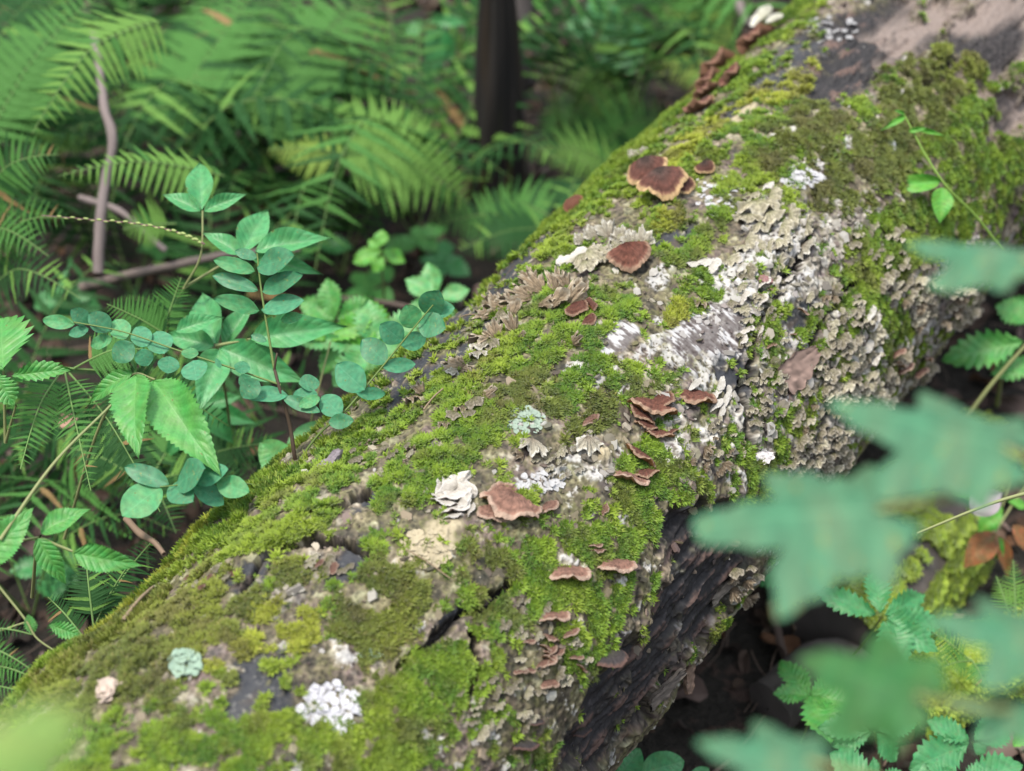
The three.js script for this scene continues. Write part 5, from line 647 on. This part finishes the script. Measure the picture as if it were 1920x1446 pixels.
// pts: world points of the rachis; wide: length of the longest pinna; up: the frond's upper side
let fernCount = 0;
function frond(t, pts, wide, up, np, m, { low = false, bare = 0.2, sweep = 0.25, droop = 0, thin = 0.72 } = {}) {
  const o = t.position, cv = new THREE.CatmullRomCurve3(pts.map((p) => p.clone().sub(o))), L = cv.getLength(), fr = part('frond', tube(cv.points, Math.max(0.0011, L * 0.003), 0.0005, 5, 14), fernStem, t), gs = low ? PIN_LOW : PIN;
  for (let n = 0; n < np; n++) for (const s of [-1, 1]) { const u = bare + (1 - bare) * (n + 0.25 * (s > 0)) / np, p = cv.getPointAt(Math.min(u, 1)), tg = cv.getTangentAt(Math.min(u, 1)), v = (u - bare) / (1 - bare), len = wide * Math.min(1, 0.55 + v * 2.2) * Math.pow(1 - v, 0.75) + wide * 0.05, sd = up.clone().cross(tg).normalize(), nn = tg.clone().cross(sd).normalize(), h = hash(n, s + 5, ++fernCount);
    const dir = sd.multiplyScalar(s).addScaledVector(tg, sweep + 0.2 * v + 0.15 * (h - 0.5)).addScaledVector(nn, 0.1 * (h - 0.4) - droop); const hm = hash(fernCount, 3, 9); setM(part('pinna', gs[fernCount % gs.length], hm < 0.012 ? brownMat : hm < 0.16 ? fernMat[(fernMat.indexOf(m) + 2) % 3] : m, fr), basis(dir, nn, p, len * thin, len, len)); }
  return fr;
}
const bow = (a, b, lift, side = 0) => { const m = a.clone().lerp(b, 0.5); const d = b.clone().sub(a), l = d.length(); m.y += lift * l; m.x += side * l; return [a, a.clone().lerp(m, 0.55).add(V(0, lift * l * 0.12, 0)), m, m.clone().lerp(b, 0.5).add(V(0, lift * l * 0.16, 0)), b]; };
// fronds that the photograph shows singly: base and tip as x, y, depth
function fern(label, fronds, m = 0) {
  const b = at(...fronds[0][0]), t = thing('fern', label, 'fern', b);
  fronds.forEach(([a, c, wpx, lift, up, np = 22, mm = m, opt]) => { const A = at(...a), C = at(...c); frond(t, bow(A, C, lift), wpx / PX * (a[2] + c[2]) / 2, V(...up), np, fernMat[mm], opt); }); return t;
}
fern('big arching fern with long feathery fronds, centre of the far bank', [[[420, 320, 2.05], [690, -20, 2.2], 230, 0.04, [-0.3, 0.45, 0.85], 24, 0], [[430, 320, 2.05], [800, 60, 2.3], 150, 0.1, [0, 0.6, 0.8], 20, 0], [[410, 320, 2.05], [560, -60, 2.35], 180, 0.06, [-0.2, 0.5, 0.85], 22, 0]]);
fern('fern with two long stalked fronds climbing out of the frame top', [[[250, 330, 2.0], [520, -60, 2.2], 190, 0.04, [-0.4, 0.5, 0.8], 24, 0], [[290, 270, 2.2], [420, -40, 2.4], 170, 0.05, [-0.3, 0.5, 0.8], 22, 0]]);
fern('drooping pale fern frond over the top of the upright branch', [[[170, 420, 1.9], [300, 40, 1.7], 10, 0.1, [0, 0.5, 0.8], 4, 1], [[300, 40, 1.72], [60, 250, 1.62], 120, 0.16, [0, 0.75, 0.6], 20, 1, { bare: 0.02, droop: 0.25 }]], 1);
fern('pale yellow-green fern frond bent flat across the upright branch', [[[420, 330, 1.66], [110, 330, 1.58], 92, 0.1, [0, 0.9, 0.35], 20, 1, { bare: 0.03, droop: 0.3 }], [[330, 420, 1.62], [230, 430, 1.6], 60, 0.05, [0, 0.6, 0.8], 12, 1]], 1);
fern('bright fern frond lit yellow-green in front of the dark stump', [[[600, 450, 1.95], [640, 285, 1.9], 8, 0.02, [0, 0.5, 0.8], 3, 1], [[640, 290, 1.9], [500, 280, 1.9], 80, 0.06, [0, 0.9, 0.3], 14, 3, { bare: 0.03, droop: 0.25 }], [[640, 290, 1.9], [880, 380, 1.95], 140, 0.16, [0, 0.8, 0.5], 20, 1, { bare: 0.05 }], [[630, 300, 1.95], [830, 250, 2.0], 120, 0.14, [0, 0.7, 0.6], 18, 1, { bare: 0.05 }]], 1);
fern('fern spreading at the frame\'s top corner over dark gaps', [[[-60, 330, 1.8], [200, -20, 1.9], 150, 0.1, [-0.1, 0.7, 0.6], 22, 0], [[-80, 240, 1.9], [120, -50, 2.1], 150, 0.1, [0, 0.7, 0.6], 20, 2], [[-60, 330, 1.8], [60, 60, 1.9], 150, 0.1, [0, 0.7, 0.6], 20, 0], [[-60, 330, 1.8], [260, 130, 2.0], 140, 0.16, [0, 0.7, 0.6], 20, 2]]);
fern('fern with curled-down fronds at the edge beside the flower spike', [[[-40, 520, 1.6], [130, 410, 1.5], 90, 0.18, [0, 0.7, 0.7], 16, 0], [[-60, 420, 1.6], [110, 290, 1.55], 110, 0.2, [0, 0.7, 0.7], 18, 0], [[-40, 560, 1.6], [150, 560, 1.5], 90, 0.22, [0, 0.8, 0.6], 18, 2], [[-60, 470, 1.6], [90, 480, 1.5], 80, 0.2, [0, 0.8, 0.6], 16, 0]]);
fern('fine fern poking up between the rounded leaflets and the stems', [[[330, 640, 1.36], [200, 570, 1.34], 70, 0.05, [0, 0.8, 0.6], 16, 0], [[300, 640, 1.36], [340, 520, 1.36], 60, 0.02, [0, 0.4, 0.9], 16, 0]]);
fern('hanging fern frond with dark curling tips by the pale stalk', [[[120, 690, 1.3], [38, 880, 1.2], 80, 0.1, [0.2, 0.7, 0.6], 20, 0], [[130, 700, 1.3], [300, 960, 1.22], 90, 0.12, [0, 0.8, 0.5], 22, 2], [[140, 690, 1.3], [300, 660, 1.3], 80, 0.15, [0, 0.8, 0.5], 18, 0], [[120, 690, 1.3], [170, 920, 1.2], 70, 0.12, [0, 0.8, 0.5], 20, 0], [[120, 690, 1.3], [430, 800, 1.35], 80, 0.14, [0, 0.8, 0.5], 22, 2]]);
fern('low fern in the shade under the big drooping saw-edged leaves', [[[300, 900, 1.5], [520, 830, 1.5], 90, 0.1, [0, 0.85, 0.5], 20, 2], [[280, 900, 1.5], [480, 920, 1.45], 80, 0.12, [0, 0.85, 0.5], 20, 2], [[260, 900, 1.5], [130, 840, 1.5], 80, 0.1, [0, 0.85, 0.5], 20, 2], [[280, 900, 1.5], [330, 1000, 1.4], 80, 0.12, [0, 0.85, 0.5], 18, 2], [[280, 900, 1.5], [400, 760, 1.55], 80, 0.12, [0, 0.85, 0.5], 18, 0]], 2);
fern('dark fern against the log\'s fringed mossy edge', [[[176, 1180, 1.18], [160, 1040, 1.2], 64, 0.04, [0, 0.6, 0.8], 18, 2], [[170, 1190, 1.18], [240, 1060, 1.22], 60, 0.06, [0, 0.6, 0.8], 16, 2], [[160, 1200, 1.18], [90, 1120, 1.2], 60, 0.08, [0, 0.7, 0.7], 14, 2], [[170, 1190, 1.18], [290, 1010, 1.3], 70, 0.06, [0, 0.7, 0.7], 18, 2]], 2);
fern('near fern with thin fronds entering low at the frame edge', [[[-60, 1250, 1.1], [100, 1290, 1.08], 40, 0.14, [0, 0.85, 0.5], 18, 0], [[-60, 1220, 1.1], [64, 1260, 1.08], 36, 0.2, [0, 0.85, 0.5], 16, 0], [[-60, 1200, 1.1], [60, 1190, 1.08], 34, 0.16, [0, 0.85, 0.5], 16, 2], [[-60, 1290, 1.1], [50, 1300, 1.08], 34, 0.1, [0, 0.85, 0.5], 14, 0], [[-60, 1200, 1.1], [90, 1320, 1.12], 40, 0.2, [0, 0.85, 0.5], 16, 2]]);
fern('pale fern frond drooping behind the log\'s crest, below the big blurred leaves', [[[1210, 210, 2.6], [1000, 130, 2.5], 110, 0.16, [0, 0.8, 0.5], 18, 1], [[1200, 340, 2.3], [960, 280, 2.2], 90, 0.12, [0, 0.85, 0.4], 18, 1], [[1100, 320, 2.5], [1040, 170, 2.6], 100, 0.04, [0, 0.5, 0.8], 18, 0], [[1120, 320, 2.5], [1160, 180, 2.6], 100, 0.04, [0, 0.5, 0.8], 18, 2], [[1100, 300, 2.4], [1260, 220, 2.6], 110, 0.1, [0, 0.5, 0.8], 18, 0]]);
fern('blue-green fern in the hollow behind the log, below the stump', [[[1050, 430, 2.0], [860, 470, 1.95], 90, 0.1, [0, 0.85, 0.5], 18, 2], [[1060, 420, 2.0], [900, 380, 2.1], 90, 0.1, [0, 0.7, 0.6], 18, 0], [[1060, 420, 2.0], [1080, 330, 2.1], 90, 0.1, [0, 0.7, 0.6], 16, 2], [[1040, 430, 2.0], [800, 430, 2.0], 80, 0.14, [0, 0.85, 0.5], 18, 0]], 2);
fern('yellowed fern frond beyond the crest by the pale cup', [[[1420, 120, 2.6], [1220, 60, 2.5], 90, 0.18, [0, 0.85, 0.4], 18, 3], [[1400, 190, 2.5], [1220, 130, 2.45], 80, 0.14, [0, 0.85, 0.4], 18, 3], [[1380, 100, 2.8], [1230, -20, 2.8], 110, 0.1, [0, 0.7, 0.6], 18, 1]], 3);
fern('small fern growing on the mossy wood behind the blurred edge leaf', [[[1905, 1160, 1.45], [1900, 1050, 1.46], 40, 0.02, [0, 0.4, 0.9], 14, 1], [[1895, 1165, 1.45], [1868, 1080, 1.46], 34, 0.04, [0, 0.4, 0.9], 12, 1], [[1915, 1165, 1.45], [1940, 1070, 1.46], 34, 0.04, [0, 0.4, 0.9], 12, 1]], 1);
fern('small low fern beside the five-leaved creeper', [[[1820, 1240, 1.42], [1730, 1175, 1.42], 44, 0.06, [0, 0.85, 0.5], 14, 0], [[1822, 1240, 1.42], [1770, 1250, 1.4], 40, 0.08, [0, 0.85, 0.5], 12, 0], [[1820, 1236, 1.42], [1850, 1290, 1.4], 40, 0.1, [0, 0.8, 0.5], 12, 0]]);
// more ferns filling the bank behind
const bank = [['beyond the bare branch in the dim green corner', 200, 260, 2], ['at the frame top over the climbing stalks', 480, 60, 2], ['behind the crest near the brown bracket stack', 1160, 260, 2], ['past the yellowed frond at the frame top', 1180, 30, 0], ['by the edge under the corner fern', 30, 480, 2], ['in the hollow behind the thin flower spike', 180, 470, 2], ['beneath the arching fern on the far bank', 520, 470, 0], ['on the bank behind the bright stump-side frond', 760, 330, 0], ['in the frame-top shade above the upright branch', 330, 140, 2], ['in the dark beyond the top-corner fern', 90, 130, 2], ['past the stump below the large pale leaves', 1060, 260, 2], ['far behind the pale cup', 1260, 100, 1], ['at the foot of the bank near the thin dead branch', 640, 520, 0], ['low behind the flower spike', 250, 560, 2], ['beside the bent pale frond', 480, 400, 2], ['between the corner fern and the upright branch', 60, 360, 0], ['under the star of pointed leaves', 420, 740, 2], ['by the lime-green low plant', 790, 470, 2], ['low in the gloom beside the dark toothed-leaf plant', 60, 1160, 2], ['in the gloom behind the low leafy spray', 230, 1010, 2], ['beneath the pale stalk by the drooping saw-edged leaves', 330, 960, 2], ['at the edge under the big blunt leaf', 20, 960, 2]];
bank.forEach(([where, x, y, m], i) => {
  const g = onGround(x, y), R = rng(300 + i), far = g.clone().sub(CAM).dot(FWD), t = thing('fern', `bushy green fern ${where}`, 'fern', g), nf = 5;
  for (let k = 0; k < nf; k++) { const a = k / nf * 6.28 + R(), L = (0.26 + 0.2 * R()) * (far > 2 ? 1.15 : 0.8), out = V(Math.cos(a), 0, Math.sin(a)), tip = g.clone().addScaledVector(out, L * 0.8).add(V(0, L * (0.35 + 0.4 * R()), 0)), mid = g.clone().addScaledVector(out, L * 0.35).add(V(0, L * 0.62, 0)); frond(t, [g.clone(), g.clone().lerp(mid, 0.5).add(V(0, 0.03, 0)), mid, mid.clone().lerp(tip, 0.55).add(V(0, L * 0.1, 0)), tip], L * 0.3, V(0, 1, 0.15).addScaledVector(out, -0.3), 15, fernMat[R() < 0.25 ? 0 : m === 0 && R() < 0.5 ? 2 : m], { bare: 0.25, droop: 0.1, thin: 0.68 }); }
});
// small seedlings of the forest floor
{
  const spots = [['by the thin dead branch', 700, 610], ['beyond the sapling stem', 600, 560], ['beside the lime-green low plant', 790, 520], ['at the dark log edge', 830, 560], ['under the flower spike', 330, 560], ['in shade by the near fern', 120, 1120], ['below the grey lying branch', 420, 560], ['behind the low spray', 380, 850], ['near the corner creeper', 1500, 1400], ['by the hollow under the log', 1480, 1150]];
  spots.forEach(([w, x, y], i) => { const g = onGround(x, y), R = rng(500 + i), t = thing('seedling', `small green seedling ${w}`, 'seedling', g), h = 0.05 + 0.05 * R(); part('stem', tube([V(0, 0, 0), V(0.004, h * 0.5, 0), V(0, h, 0)], 0.0012, 0.0008, 5, 6), stemMat, t); const n = 5; for (let k = 0; k < n; k++) { const a = k / n * 6.28 + R(), L = 0.035 + 0.03 * R(); setM(part('leaf', G.coarse[k % 3], i % 2 ? LM.broad : LM.serr, t), basis(V(Math.cos(a), 0.15, Math.sin(a)), V(0, 1, 0.2), V(0, h, 0), L * 0.6, L, L)); } });
}
renderer.render(scene, camera);
